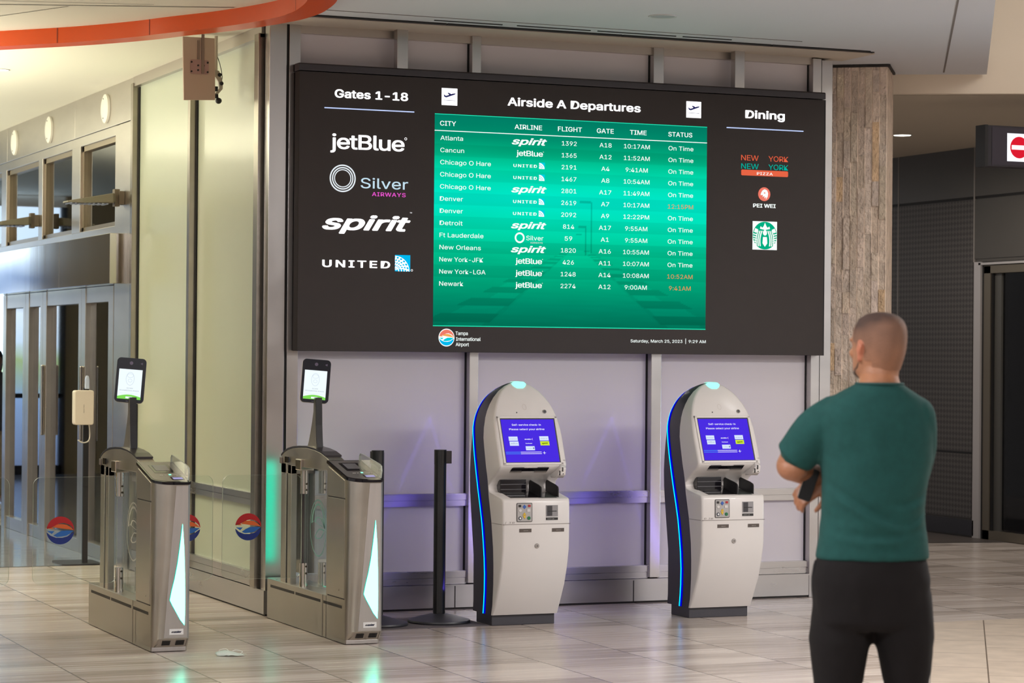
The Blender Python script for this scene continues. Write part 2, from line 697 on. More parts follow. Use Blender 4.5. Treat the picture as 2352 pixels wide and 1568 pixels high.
def text(mb, s, x0, x1, z, h, f, bold=0.0, shear=0.0, space=1.0, k=None, z1=None, drop=False):
    """letters fitted between x0 and x1, base line z, capital height h; f(x, z) -> 3D point.
    drop: h is then the height of the whole ink box and z its lower edge"""
    vs, fs = glyphs(s, bold, shear, space)
    if not vs:
        return
    a, b = min(v[0] for v in vs), max(v[0] for v in vs)
    sx = (x1 - x0) / (b - a)
    if drop:
        lo, hi = min(v[1] for v in vs), max(v[1] for v in vs)
        sz = h / (hi - lo)
        z = z - lo * sz
    else:
        sz = h / CAPH
    # heavier letters: the same outline laid down again, shifted by the extra stroke width
    q = bold * .7
    for dx, dz in (((0, 0),) if bold <= 0 else ((0, 0), (q, q), (-q, q), (q, -q), (-q, -q), (bold, 0), (-bold, 0))):
        mb.add([f(x0 + (v[0] - a + dx) * sx, z + (v[1] + dz) * sz) for v in vs], fs, k)


def poly(mb, pts, f, k=None):
    mb.add([f(*p) for p in pts], [tuple(range(len(pts)))], k)


def ellipse(cx, cz, rx, rz, n=40, a0=0, a1=360):
    return [(cx + rx * math.cos(R(a0 + (a1 - a0) * i / n)), cz + rz * math.sin(R(a0 + (a1 - a0) * i / n)))
            for i in range(n + (0 if a1 - a0 == 360 else 1))]


def ringmesh(mb, cx, cz, rx, rz, t, f, n=40, k=None):
    a = ellipse(cx, cz, rx, rz, n)
    b = ellipse(cx, cz, rx - t, rz - t, n)
    vs = [f(*p) for p in a + b]
    mb.add(vs, [(i, (i + 1) % n, n + (i + 1) % n, n + i) for i in range(n)], k)


def interp(x, xs, ys):
    if x <= xs[0]:
        return ys[0]
    for i in range(len(xs) - 1):
        if x <= xs[i + 1]:
            t = (x - xs[i]) / (xs[i + 1] - xs[i])
            return ys[i] + (ys[i + 1] - ys[i]) * t
    return ys[-1]


def smoothpath(pts, n=8):
    """Catmull-Rom through the points"""
    pts = [Vector(p) for p in pts]
    out = []
    for i in range(len(pts) - 1):
        p0, p1, p2, p3 = pts[max(i - 1, 0)], pts[i], pts[i + 1], pts[min(i + 2, len(pts) - 1)]
        for j in range(n):
            t = j / n
            out.append(0.5 * ((2 * p1) + (p2 - p0) * t + (2 * p0 - 5 * p1 + 4 * p2 - p3) * t * t +
                              (3 * p1 - p0 - 3 * p2 + p3) * t ** 3))
    out.append(pts[-1])
    return out


# the round airport emblem, in unit coordinates
EMB = {
    'red': [(-0.95, 0.13)] + [(math.cos(R(a)), math.sin(R(a))) for a in range(170, -2, -8)] +
           [(0.98, 0.0), (0.86, 0.22), (0.62, 0.42), (0.25, 0.54), (-0.08, 0.50), (-0.40, 0.34), (-0.62, 0.24)],
    'org': [(-0.55, 0.22), (-0.28, 0.44), (0.1, 0.46), (0.45, 0.40), (0.75, 0.22), (0.97, 0.0), (0.7, 0.07), (0.42, 0.10),
            (0.1, 0.14), (-0.25, 0.20)],
    'org2': [(-0.93, 0.18), (-0.63, 0.27), (-0.50, 0.13), (-0.75, 0.13)],
    'blu': [(-0.5, -0.36), (-0.2, -0.16), (0.1, -0.02), (0.5, -0.01), (0.97, -0.04), (0.72, -0.22), (0.45, -0.38),
            (0.1, -0.44), (-0.25, -0.46)],
    'blu2': [(-0.96, -0.02), (-0.42, -0.04), (-0.62, -0.24)],
    'nav': [(1.0, -0.11)] + [(math.cos(R(a)), math.sin(R(a))) for a in range(-8, -173, -8)] +
           [(-0.99, -0.11), (-0.7, -0.36), (-0.3, -0.52), (0.15, -0.53), (0.5, -0.44), (0.78, -0.24)],
}
# ------------------------------------------------------------------ the setting
def build_floor():
    m = MB()
    m.add([(-10, -18, 0), (14, -18, 0), (14, 20, 0), (-10, 20, 0)], [(0, 1, 2, 3)])
    struct('floor', m, floor_mat(), 'pale wood-look tiled concourse floor with a soft sheen', 'floor')
    m = MB()
    m.add([(-10, 3.86, 0.003), (0.02, 3.86, 0.003), (0.02, 20, 0.003), (-10, 20, 0.003)], [(0, 1, 2, 3)])
    struct('floor', m, mat('polished_passage_floor', rgb(132, 132, 140), 0.12, spec=0.6, rvar=0.05, vscale=(1, 14, 1)),
           'darker polished floor of the passage in front of the glass doors', 'floor')
    # stone tiles on the right, laid at an angle
    m = MB()
    o = Vector((3.76, -1.64, 0.003))
    a = R(33.4)
    tr = Matrix.Rotation(-a, 4, 'Z')
    pts = [(3.76, -1.64), (9.5, -1.54), (9.5, -12), (-2.95, -12)]
    m.add([tr.inverted() @ (Vector((x, y, 0.003)) - o) for x, y in pts], [(0, 1, 2, 3)])
    f = struct('floor', m, stone_tile_mat(), 'beige stone tiled floor area at the lower right', 'floor')
    f.location = o
    f.rotation_euler = (0, 0, -a)
    m = MB()
    m.add([(6.2, 4.07, 0.004), (7.745, 3.79, 0.004), (8, 3.74, 0.004), (8, 6.5, 0.004), (6.2, 6.5, 0.004)], [(0, 1, 2, 3, 4)])
    struct('trim_1', m, mat('dark_threshold', rgb(78, 70, 66), 0.5), 'dark threshold strip at the foot of the right-hand wall', 'threshold')


RING = [(-1.304, 1.746), (-.843, 1.232), (-.541, .785), (-.386, .469), (-.20, .12), (-.070, -.20), (.020, -.52), (.045, -.78),
        (.031, -1.02), (-.045, -1.43), (-.25, -2.05), (-.7, -2.85), (-1.5, -3.6), (-2.6, -4.1), (-4.0, -4.2), (-5.2, -3.4),
        (-5.7, -1.8), (-5.3, 0.0), (-4.4, 1.3), (-3.2, 2.2), (-2.2, 2.3), (-1.304, 1.746)]


def build_ceiling():
    out = [Vector((p.x, p.y)) for p in smoothpath([(x, y, 0) for x, y in RING], 6)[:-1]]
    n = len(out)
    inn, mid = [], []
    for i in range(n):
        t = (out[(i + 1) % n] - out[i - 1]).normalized()
        nn = Vector((t.y, -t.x))          # inward for this winding
        c = sum(out, Vector((0, 0))) / n
        if (c - out[i]).dot(nn) < 0:
            nn = -nn
        inn.append(out[i] + nn * 0.165)
        mid.append(out[i] + nn * 0.08)
    m = MB()
    prof = [(out, 3.665), (out, 3.60), (inn, 3.60), (inn, 3.70)]
    m.loft([[(p.x, p.y, z) for p in r] for r, z in prof], cap0=False, cap1=False)
    ring = struct('trim_2', m, ORANGE, 'curved orange band hanging under the ceiling at the upper left', 'ceiling band', smooth=True)
    # fine joints in the band, on its inner face
    j = MB()
    for px, py in ((-.606, .534), (-1.1, 1.2), (-.117, -.9)):
        k = min(range(n), key=lambda i: (inn[i] - Vector((px, py))).length)
        q = inn[k] + (inn[k] - out[k]).normalized() * 0.002
        t = (out[(k + 1) % n] - out[k - 1]).normalized() * 0.003
        j.add([(q.x - t.x, q.y - t.y, 3.602), (q.x + t.x, q.y + t.y, 3.602), (q.x + t.x, q.y + t.y, 3.70), (q.x - t.x, q.y - t.y, 3.70)],
              [(0, 1, 2, 3)])
    obj('panel_joint', j, mat('band_joint', rgb(120, 40, 16), 0.6), ring)
    # raised ceiling inside the ring, with its panel joints
    m = MB()
    m.add([(p.x, p.y, 3.70) for p in inn], [tuple(range(n))])
    m.box(-6, 0.2, -4.5, 2.6, 3.80, 3.84)
    struct('ceiling', m, mat('raised_ceiling_cream', rgb(214, 206, 190), 0.7), 'raised cream ceiling inside the orange band', 'ceiling')
    m = MB()
    for (x0, y0, x1, y1, w) in ((-2.4, .62, -.28, -.20, .008), (-2.3, .35, -.75, -.10, .004), (-1.9, 1.7, -1.2, .2, .004)):
        d = Vector((x1 - x0, y1 - y0)).normalized()
        q = Vector((-d.y, d.x)) * w
        m.add([(x0 - q.x, y0 - q.y, 3.697), (x1 - q.x, y1 - q.y, 3.697), (x1 + q.x, y1 + q.y, 3.697), (x0 + q.x, y0 + q.y, 3.697)],
              [(0, 1, 2, 3)])
    struct('trim_3', m, mat('ceiling_joint', rgb(60, 52, 44), 0.7), 'dark panel joints in the raised ceiling', 'joint')

    ia = min(range(n), key=lambda i: (out[i] - Vector((-.07, -.2))).length)
    il = min(range(n), key=lambda i: out[i].x)
    # ring order runs from the far end over the right side to the near end and the left
    right = [mid[i] for i in range(ia, il + 1)]
    far = [mid[(i) % n] for i in range(il, n + ia + 1)]
    m = MB()
    P = right + [Vector((-10, -1.8)), Vector((-10, -18)), Vector((1.5, -18)), Vector((1.5, -5.7)), Vector((5.50, .40)),
                 Vector((4.6, .86)), Vector((0, .86)), Vector((0, -.16))]
    k = len(P)
    m.loft([[(p.x, p.y, 3.66) for p in P], [(p.x, p.y, 3.80) for p in P]])
    ce = struct('ceiling', m, CEIL, 'smooth pale grey ceiling over the hall', 'ceiling')
    m = MB()
    P = far + [Vector((0.03, -.16)), Vector((.03, 20)), Vector((-10, 20)), Vector((-10, -1.8))]
    m.loft([[(p.x, p.y, 3.65) for p in P], [(p.x, p.y, 3.80) for p in P]])
    struct('ceiling', m, CEIL_W, 'warm cream ceiling of the passage on the left', 'ceiling')
    # beige soffit strip along the board wall and the slots in front of it
    m = MB()
    m.box(0.0, 4.12, -.33, .1, 3.648, 3.66)
    struct('trim_4', m, BEIGE, 'beige soffit strip above the departure board wall', 'soffit')
    m = MB()
    xs = [(0.02, 1.02), (1.03, 2.22), (2.23, 3.3), (3.31, 4.05)]
    for a, b in xs:
        m.box(a, b, -.395, -.355, 3.652, 3.661)
    for a, b in ((.9, 1.35), (1.45, 1.95), (2.0, 2.55), (2.6, 2.95)):
        m.box(a, b, -.50, -.488, 3.655, 3.661)
    m.box(4.05, 4.1, -.36, -.20, 3.653, 3.661)
    struct('trim_5', m, BLACK, 'black slot air diffuser along the ceiling', 'air slot')
    m = MB()
    m.box(0.05, 3.4, -.62, -.613, 3.657, 3.661)
    m.box(0.05, 4.05, -.345, -.335, 3.652, 3.662)
    struct('trim_6', m, mat('fine_joint', rgb(120, 112, 108), 0.8), 'fine joints in the grey ceiling', 'joint')
    m = MB()       # joint and lighter seam of the right-hand end panel
    a, b = Vector((5.15, .42)), Vector((2.6, -3.7))
    d = (b - a).normalized()
    q = Vector((-d.y, d.x)) * 0.006
    m.add([(a.x - q.x, a.y - q.y, 3.657), (b.x - q.x, b.y - q.y, 3.657), (b.x + q.x, b.y + q.y, 3.657), (a.x + q.x, a.y + q.y, 3.657)], [(0, 1, 2, 3)])
    struct('trim_7', m, mat('fine_joint', rgb(120, 112, 108), 0.8), 'long joint of the ceiling end panel', 'joint')
    # fascia and the lower ceiling of the corridor on the right
    fa = lambda x: .76 + (x - 4.959) * (.333 - .76) / (5.776 - 4.959)
    m = MB()
    x0, x1 = 4.0, 11.0
    m.add([(x0, fa(x0), 3.53), (x1, fa(x1), 3.53), (x1, fa(x1), 4.6), (x0, fa(x0), 4.6),
           (x0, fa(x0) + .12, 3.53), (x1, fa(x1) + .12, 3.53), (x1, fa(x1) + .12, 4.6), (x0, fa(x0) + .12, 4.6)],
          [(0, 1, 2, 3), (4, 5, 6, 7), (0, 1, 5, 4), (2, 3, 7, 6)])
    struct('trim_8', m, mat('fascia_cream', rgb(226, 212, 194), 0.75), 'cream bulkhead over the corridor on the right', 'bulkhead')
    m = MB()
    P = [(4.0, fa(4.0) + .1), (11, fa(11) + .1), (11, 9), (4.0, 9)]
    m.loft([[(x, y, 3.53) for x, y in P], [(x, y, 3.6) for x, y in P]])
    struct('ceiling', m, mat('corridor_ceiling', rgb(196, 184, 166), 0.8), 'lower beige ceiling of the corridor on the right', 'ceiling')
    m = MB()
    m.box(1.4, 12, -18, .8, 4.6, 4.7)
    struct('ceiling', m, CEIL_W, 'higher ceiling at the right edge of the hall', 'ceiling')


def build_back_wall():
    m = MB()
    m.box(0.13, 3.99, .10, .22, 0, 3.66)
    w = struct('wall_back', m, mat('wall_backing', rgb(90, 86, 84), 0.8), 'wall of frosted grey panels in a steel frame behind the departure board', 'wall')
    # frosted panes, three bays above and below the rail
    for a, b in ((.207, 1.35), (1.412, 2.637), (2.712, 3.837)):
        for z0, z1 in ((.242, .66), (.73, 3.60)):
            p = MB()
            p.box(a - .01, b + .01, .065, .085, z0 - .01, z1 + .01)
            obj('frosted_panel', p, PANEL, w)
    g = MB()
    for b in (1.35, 2.637, 3.837):
        g.box(b - .007, b, .061, .066, .242, 3.60)
    obj('gasket', g, BLACK, w)
    for a, b, z0 in ((1.35, 1.412, .165), (2.637, 2.712, .165)):
        p = MB()
        p.box(a, b, -.004, .09, z0, 3.648)
        obj('mullion', p, STEEL, w, bevel=.003)
    for a, b in ((.207, 1.35), (1.412, 2.637), (2.712, 3.84)):
        p = MB()
        p.box(a, b, .018, .09, .695, .73)
        p.box(a, b, .022, .09, .66, .692)
        p.box(a, b, .03, .09, .655, .735)
        obj('rail', p, STEEL_W, w)
        p = MB()
        p.box(a, b, .016, .09, .204, .242)
        p.box(a, b, .020, .09, .165, .200)
        p.box(a, b, .03, .09, .16, .244)
        obj('rail', p, STEEL_W, w)
        p = MB()
        p.box(a, b, .02, .09, 3.60, 3.648)
        obj('head_rail', p, mat('bronze_lit_rail', (0.52, 0.47, 0.42, 1), 0.35, 0.9), w)
    # left corner post with its black slot, right end post
    p = MB()
    p.box(.008, .118, 0, .09, .155, 3.66)
    p.box(.134, .207, 0, .09, .155, 3.66)
    obj('corner_post', p, STEEL, w, bevel=.002)
    p = MB()
    p.box(.112, .14, .012, .08, .155, 3.66)
    obj('shadow_slot', p, BLACK, w)
    p = MB()
    p.box(3.837, 3.903, -.004, .2, .0, 3.64)
    p.box(3.906, 3.99, -.004, .2, .0, 3.632)
    obj('end_post', p, STEEL_W, w, bevel=.002)
    m = MB()
    m.box(.102, 3.84, 0, .1, .014, .150)
    m.box(.102, 3.84, -.004, .1, .150, .158)
    b = struct('baseboard_back', m, STEEL_W, 'steel kick plate along the foot of the board wall', 'baseboard')
    m = MB()
    m.box(.102, 3.84, .012, .1, 0, .016)
    for x in (1.262, 2.52):
        m.box(x, x + .006, -.002, .01, .012, .152)
    obj('shadow_gap', m, STEEL_D, b)


def build_left_wall():
    m = MB()
    m.box(.05, .14, .1, 3.32, 0, 3.65)
    w = struct('wall_left', m, mat('wall_backing', rgb(90, 86, 84), 0.8), 'frosted greenish wall panels on the left of the corner', 'wall')
    for a, b in ((.22, 1.70), (1.76, 3.27)):
        for z0, z1 in ((.254, .665), (.743, 3.57)):
            p = MB()
            p.box(.03, .045, a - .01, b + .01, z0 - .01, z1 + .01)
            obj('frosted_panel', p, PANEL_L, w)
    for a, b in ((.135, .225), (1.70, 1.76), (3.27, 3.33)):
        p = MB()
        p.box(-.022, .05, a, b, .16, 3.60)
        obj('mullion', p, mat('brass_lit_steel', (0.40, 0.36, 0.31, 1), 0.27, 1.0, var=.06, vscale=(3, 3, 9)), w, bevel=.002)
    g = MB()
    for a in (1.70, 3.27):
        g.box(.02, .031, a - .028, a - .002, .25, 3.57)
    g.box(.015, .06, .09, .135, .155, 3.65)
    obj('gasket', g, BLACK, w)
    for a, b in ((.225, 1.70), (1.76, 3.27)):
        p = MB()
        p.box(-.006, .04, a, b, .705, .743)
        p.box(-.002, .04, a, b, .665, .702)
        obj('rail', p, STEEL_W, w)
        p = MB()
        p.box(-.006, .04, a, b, .212, .254)
        p.box(-.002, .04, a, b, .165, .209)
        obj('rail', p, STEEL_W, w)
    p = MB()
    p.box(-.012, .05, .135, 3.33, 3.575, 3.60)
    p.box(-.004, .05, .135, 3.33, 3.60, 3.65)
    obj('head_rail', p, mat('bronze_lit_rail', (0.52, 0.47, 0.42, 1), 0.35, 0.9), w)
    m = MB()
    m.box(0, .1, 0.0, 3.4, .012, .158)
    b = struct('baseboard_left', m, STEEL_W, 'steel kick plate along the foot of the left wall', 'baseboard')
    m = MB()
    m.box(.012, .1, .012, 3.4, 0, .014)
    obj('shadow_gap', m, STEEL_D, b)

    # ---- steel front with the sliding doors, further along the same wall
    SAT = mat('satin_warm_steel', (0.58, 0.54, 0.49, 1), 0.32, 1.0, var=.05, vscale=(2, 2, 8))
    m = MB()
    m.box(0.0, .10, 3.33, 5.25, 3.34, 3.65)
    m.box(0.0, .10, 5.256, 7.98, 3.34, 3.65)
    m.box(0.0, .10, 7.986, 12, 3.34, 3.65)
    m.box(0.003, .10, 3.88, 12, 3.262, 3.337)
    m.box(0.0, .10, 3.33, 3.88, 0.0, 3.334)
    m.box(.04, .10, 3.33, 12, 3.30, 3.36)
    for a, b in ((5.05, 5.34), (6.46, 6.62), (8.0, 8.22), (9.6, 9.8)):
        m.box(0.0, .099, a, b, 2.57, 3.27)
    m.box(0.003, .10, 3.885, 12, 2.50, 2.575)
    f = struct('wall_left_far', m, SAT, 'satin steel wall front with tall windows over the sliding doors', 'wall', bevel=.003)
    m = MB()
    m.box(-.13, .08, 3.50, 5.20, 2.125, 2.50)
    m.box(-.13, .08, 5.205, 12, 2.125, 2.50)
    o = struct('trim_9', m, mat('polished_band_steel', (0.62, 0.58, 0.52, 1), 0.09, 1.0, var=.04, vscale=(1, 3, 1), bump=.03, bscale=(1, 2.4, .3)),
               'polished steel housing band across the top of the sliding doors', 'door housing', bevel=.003)
    # windows over the band
    for i, (a, b) in enumerate(((3.88, 5.05), (5.34, 6.46), (6.62, 8.0), (8.22, 9.6))):
        m = MB()
        m.box(.05, .058, a, b, 2.575, 3.262)
        wn = struct('window_%d' % (i + 1), m, GLASS_D, None, None)
        tag(wn, ['window over the nearest sliding door beside the frosted panels', 'second window over the sliding doors',
                 'third window over the sliding doors', 'farthest window over the sliding doors'][i], 'window')
        fr = MB()
        for y0, y1, z0, z1 in ((a, a + .05, 2.575, 3.262), (b - .05, b, 2.575, 3.262), (a, b, 3.22, 3.262), (a, b, 2.575, 2.61)):
            fr.box(.02, .075, y0, y1, z0, z1)
        obj('window_frame', fr, mat('bronze_frame', (0.36, 0.29, 0.20, 1), 0.35, 0.9), wn)
    # doors
    spec = [(3.90, 4.96, 'sliding glass door beside the frosted panels, nearest the hall'),
            (4.96, 6.40, 'second glass door along the passage'),
            (6.40, 7.11, 'third glass door along the passage'),
            (7.11, 8.10, 'farthest glass door, at the left edge of the photo')]
    for i, (a, b, lab) in enumerate(spec):
        m = MB()
        m.box(.045, .055, a + .05, b - .05, .10, 2.0)
        d = struct('door_%d' % (i + 1), m, GLASS_D, lab, 'door')
        fr = MB()
        fr.box(.0, .09, a, a + (.16 if i == 0 else .10), 0.003, 2.122)
        fr.box(.0, .09, b - .14, b - .001, 0.003, 2.122)
        fr.box(.004, .086, a + .002, b - .002, 2.0, 2.124)
        fr.box(.01, .08, a + .002, b - .002, 0.004, .11)
        obj('door_frame', fr, SAT, d, bevel=.003)
        g = MB()
        g.box(.02, .07, a + (.16 if i == 0 else .10), a + (.19 if i == 0 else .13), .11, 2.0)
        obj('door_seal', g, BLACK, d)
        if i < 2:
            h = MB()
            h.box(-.03, .0, b - .10, b - .07, .9, 1.5)
            obj('door_handle', h, CHROME, d, bevel=.008)


def build_beyond_doors():
    # unseen walls added round the passage and behind the camera for the steel's reflections
    m = MB()
    m.box(-10, -2.6, 17.5, 17.6, 0, 3.65)
    struct('wall_passage_end_unseen', m, mat('passage_wall', rgb(176, 158, 128), .6), 'unseen warm end wall of the passage, added for the steel band to reflect', 'wall')
    m = MB()
    m.box(-13, 8.5, -17.9, -17.7, 0, 3.66)
    struct('wall_hall_unseen', m, mat('hall_wall', rgb(150, 138, 132), .6), 'unseen taupe wall added on the opposite side of the hall for the steel to reflect', 'wall')
    m = MB()
    m.box(-7.6, -7.5, 1.5, 17.5, 0, 3.65)
    struct('wall_passage_unseen', m, mat('passage_wall', rgb(176, 158, 128), .6), 'unseen warm plain wall added across the passage for the steel to reflect', 'wall')
    # room behind the doors: tan cross wall, bright window front, ceiling
    m = MB()
    m.box(.42, 4.0, 7.0, 7.1, 0, 3.0)
    w = struct('wall_inner', m, mat('tan_wall', rgb(150, 122, 84), 0.6), 'tan inner wall seen through the nearest glass door', 'wall')
    p = MB()
    p.box(.43, .47, 6.985, 7.0, .8, 1.75)
    p.box(.60, .9, 6.985, 7.0, 1.70, 1.73)
    obj('wall_strip', p, mat('pale_strip', rgb(206, 190, 160), .5), w)
    m = MB()
    m.box(.12, 3.8, .3, 16.2, 3.0, 3.1)
    m.box(3.8, 3.9, .3, 16.2, 0, 3.1)
    struct('ceiling', m, mat('inner_ceiling', rgb(170, 168, 166), .8), 'ceiling of the room behind the doors', 'ceiling')

    def skywin(name, x0, x1, y, z0, z1, lab):
        m = bpy.data.materials.get('daylit_outdoors')
        if not m:
            m = emis('daylit_outdoors', (1, 1, 1, 1), 3.2)
            nt = m.node_tree
            tc = nt.nodes.new('ShaderNodeTexCoord')
            sp = nt.nodes.new('ShaderNodeSeparateXYZ')
            rp = nt.nodes.new('ShaderNodeValToRGB')
            nz = nt.nodes.new('ShaderNodeTexNoise')
            nz.inputs['Scale'].default_value = 1.4
            ad = nt.nodes.new('ShaderNodeMath')
            ad.operation = 'MULTIPLY_ADD'
            ad.inputs[1].default_value = 0.7
            e = rp.color_ramp.elements
            e[0].position, e[0].color = 0.9, (.10, .16, .30, 1)
            e[1].position, e[1].color = 2.4, (.62, .80, 1.0, 1)
            for p, c in ((.0, (.10, .13, .22, 1)), (.35, (.20, .32, .55, 1)), (.52, (.30, .42, .22, 1)), (.60, (.55, .72, .9, 1)), (.8, (.70, .85, 1, 1))):
                q = e.new(p)
                q.color = c
            L = nt.links.new
            L(tc.outputs['Object'], sp.inputs[0])
            L(tc.outputs['Object'], nz.inputs['Vector'])
            mm = nt.nodes.new('ShaderNodeMath')
            mm.operation = 'MULTIPLY'
            mm.inputs[1].default_value = 0.36
            L(sp.outputs['Z'], mm.inputs[0])
            m2 = nt.nodes.new('ShaderNodeMath')
            m2.operation = 'MULTIPLY_ADD'
            m2.inputs[1].default_value = 0.22
            L(nz.outputs[0], m2.inputs[0])
            L(mm.outputs[0], m2.inputs[2])
            m3 = nt.nodes.new('ShaderNodeMath')
            m3.operation = 'SUBTRACT'
            m3.inputs[1].default_value = 0.11
            L(m2.outputs[0], m3.inputs[0])
            L(m3.outputs[0], rp.inputs[0])
            L(rp.outputs[0], nt.nodes['Emission'].inputs[0])
        b = MB()
        b.add([(x0, y, z0), (x1, y, z0), (x1, y, z1), (x0, y, z1)], [(0, 1, 2, 3)])
        o = struct(name, b, m, lab, 'window')
        fr = MB()
        k = int((x1 - x0) / 1.3)
        for i in range(k + 1):
            x = x0 + (x1 - x0) * i / k
            fr.box(x - .04, x + .04, y - .08, y + .02, z0, z1)
        fr.box(x0, x1, y - .08, y + .02, 1.0, 1.06)
        fr.box(x0, x1, y - .08, y + .02, z0, z0 + .12)
        obj('window_frame', fr, mat('dark_window_frame', rgb(40, 42, 50), .4, .6), o)
    skywin('window_5', 0.15, 3.8, 15.8, .0, 3.0, 'bright daylit windows seen through the far glass doors')
    skywin('window_6', -2.55, -0.2, 17.5, .0, 3.5, 'bright daylit window front at the end of the passage')


def build_right():
    m = MB()
    m.box(8.0, 8.15, 4.17, 8.5, 0.0, 3.56)
    m.box(8.0, 8.15, -1.0, 4.17, 2.49, 3.56)
    DK = mat('dark_wall_panel', rgb(72, 68, 64), 0.42, var=.04, vscale=(2, 2, 2))
    w = struct('wall_right', m, DK, 'dark grey panelled wall of the corridor on the right', 'wall')
    for a, b, z0, z1 in ((4.295, 5.55, .775, 3.06), (5.57, 8.0, .775, 3.06), (4.295, 5.55, .175, .755), (5.57, 8.0, .175, .755)):
        p = MB()
        p.box(7.992, 8.0, a, b, z0, z1)
        obj('perforated_panel', p, mesh_panel_mat(), w)
    for a, b, z0, z1 in ((4.295, 5.55, 3.085, 3.55), (5.57, 8.0, 3.085, 3.55), (-1, 4.27, 2.52, 3.05), (-1, 4.27, 3.085, 3.55)):
        p = MB()
        p.box(7.992, 8.0, a, b, z0, z1)
        obj('wall_panel', p, DK, w)
    p = MB()
    p.box(7.990, 8.0, 5.553, 5.567, .17, 3.55)
    p.box(7.990, 8.0, 4.273, 4.29, 2.49, 3.55)
    obj('joint_strip', p, mat('pale_joint_strip', rgb(140, 134, 130), .4), w)
    p = MB()
    p.box(7.995, 8.0, -1, 8, 3.062, 3.083)
    p.box(7.995, 8.0, 4.29, 8, .757, .773)
    obj('shadow_joint', p, BLACK, w)
    m = MB()
    m.box(7.985, 8.0, 4.25, 8, .02, .16)
    b = struct('baseboard_right', m, mat('dark_base_metal', rgb(66, 66, 72), .25, .5), 'dark metal baseboard of the corridor wall', 'baseboard')
    # doorway
    m = MB()
    m.box(8.05, 8.06, 1.5, 4.0, .10, 2.40)
    d = struct('door_5', m, GLASS_B, 'dark glass door in a bronze frame at the right edge', 'door')
    p = MB()
    p.box(7.985, 8.1, 4.165, 4.27, 0.005, 2.49)
    p.box(7.985, 8.1, 1.4, 4.2, 2.462, 2.482)
    obj('door_jamb', p, mat('pale_steel_jamb', (.62, .58, .57, 1), .4, .6), d)
    p = MB()
    p.box(8.0, 8.1, 4.03, 4.13, .005, 2.45)
    p.box(8.0, 8.1, 1.4, 4.13, 2.385, 2.455)
    p.box(8.0, 8.1, 1.4, 4.13, .005, .085)
    obj('door_frame', p, mat('bronze_door_frame', (.20, .17, .13, 1), .4, .7), d)
    p = MB()
    p.box(8.005, 8.1, 4.13, 4.165, .005, 2.46)
    p.box(8.005, 8.1, 1.4, 4.165, 2.482, 2.50)
    p.box(8.01, 8.1, 4.005, 4.03, .085, 2.385)
    obj('door_seal', p, BLACK, d)
    p = MB()
    p.box(8.03, 8.08, 3.90, 4.0, .085, 2.385)
    obj('door_stile', p, mat('grey_stile', rgb(92, 90, 86), .4, .4), d)
    m = MB()
    m.box(8.9, 9.0, -2, 8, 0, 3.0)
    wi = struct('wall_inner_right', m, mat('dark_room_wall', rgb(70, 72, 78), .7), 'wall of the dim room behind the glass door', 'wall')
    m = MB()
    m.box(8.86, 8.9, 3.4, 4.4, .9, 1.3)
    obj('wall_screen', m, emis('dim_blue_screen', (.02, .09, .38, 1), .9), wi)
    # split-face travertine column, turned towards the hall
    dr = Vector((.81, -.586)).normalized()
    nr = Vector((.586, .81)).normalized()
    A = Vector((4.541, .181)) - dr * .45
    rnd = random.Random(3)
    m = MB()
    tones = []
    nst, sw = 9, .0495

    def P(u, d, z):
        q = A + dr * u + nr * d
        return (q.x, q.y, z)
    for i in range(nst):
        z = 0.0
        while z < 3.64:
            h = rnd.uniform(.12, .42)
            z1 = min(3.64, z + h)
            off = rnd.uniform(-.008, .006)
            u0, u1 = i * sw, (i + 1) * sw - .005
            # a rough stone face: small grid with noise
            nu, nz_ = 3, max(2, int((z1 - z) / .035))
            vs, fs = [], []
            for a in range(nz_ + 1):
                for b in range(nu + 1):
                    uu = u0 + (u1 - u0) * b / nu
                    zz = z + (z1 - z) * a / nz_
                    dd = off + (0.0 if b in (0, nu) else .004 * noise.noise(Vector((uu * 40, zz * 30, i)))) - .002
                    vs.append(P(uu, dd, zz))
            for a in range(nz_):
                for b in range(nu):
                    q = a * (nu + 1) + b
                    fs.append((q, q + 1, q + nu + 2, q + nu + 1))
            n0 = len(vs)
            vs += [P(u0, .03, z), P(u1, .03, z), P(u1, .03, z1), P(u0, .03, z1)]
            e = nz_ * (nu + 1)
            fs += [(0, n0, n0 + 3, e), (nu, n0 + 1, n0 + 2, e + nu), (e, e + nu, n0 + 2, n0 + 3)]
            m.add(vs, fs)
            t = rnd.uniform(.86, 1.1)
            cl = (t, t * rnd.uniform(.96, 1.0), t * rnd.uniform(.90, 1.0))
            if rnd.random() < .04:
                cl = (t, t * .84, t * .62)
            tones += [cl] * len(fs)
            z = z1
        # a narrow paler edge beside the strip
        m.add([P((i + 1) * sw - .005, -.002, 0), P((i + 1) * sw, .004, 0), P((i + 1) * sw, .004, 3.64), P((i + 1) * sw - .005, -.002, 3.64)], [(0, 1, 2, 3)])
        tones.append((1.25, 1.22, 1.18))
    n_ = len(m.f)
    # side return and core
    for i in range(10):
        m.loft([[P(.446 + .006 * math.sin(i * 2.1), .01 + i * .05, 0), P(.45, .01 + i * .05 + .047, 0), P(.40, .01 + i * .05 + .047, 0), P(.40, .01 + i * .05, 0)],
                [P(.446 + .006 * math.sin(i * 2.1), .01 + i * .05, 3.64), P(.45, .01 + i * .05 + .047, 3.64), P(.40, .01 + i * .05 + .047, 3.64), P(.40, .01 + i * .05, 3.64)]])
    m.loft([[P(.0, .02, 0), P(.43, .02, 0), P(.43, .5, 0), P(0, .5, 0)], [P(.0, .02, 3.66), P(.43, .02, 3.66), P(.43, .5, 3.66), P(0, .5, 3.66)]])
    tones += [(1.05, 1.0, .95)] * (len(m.f) - n_)
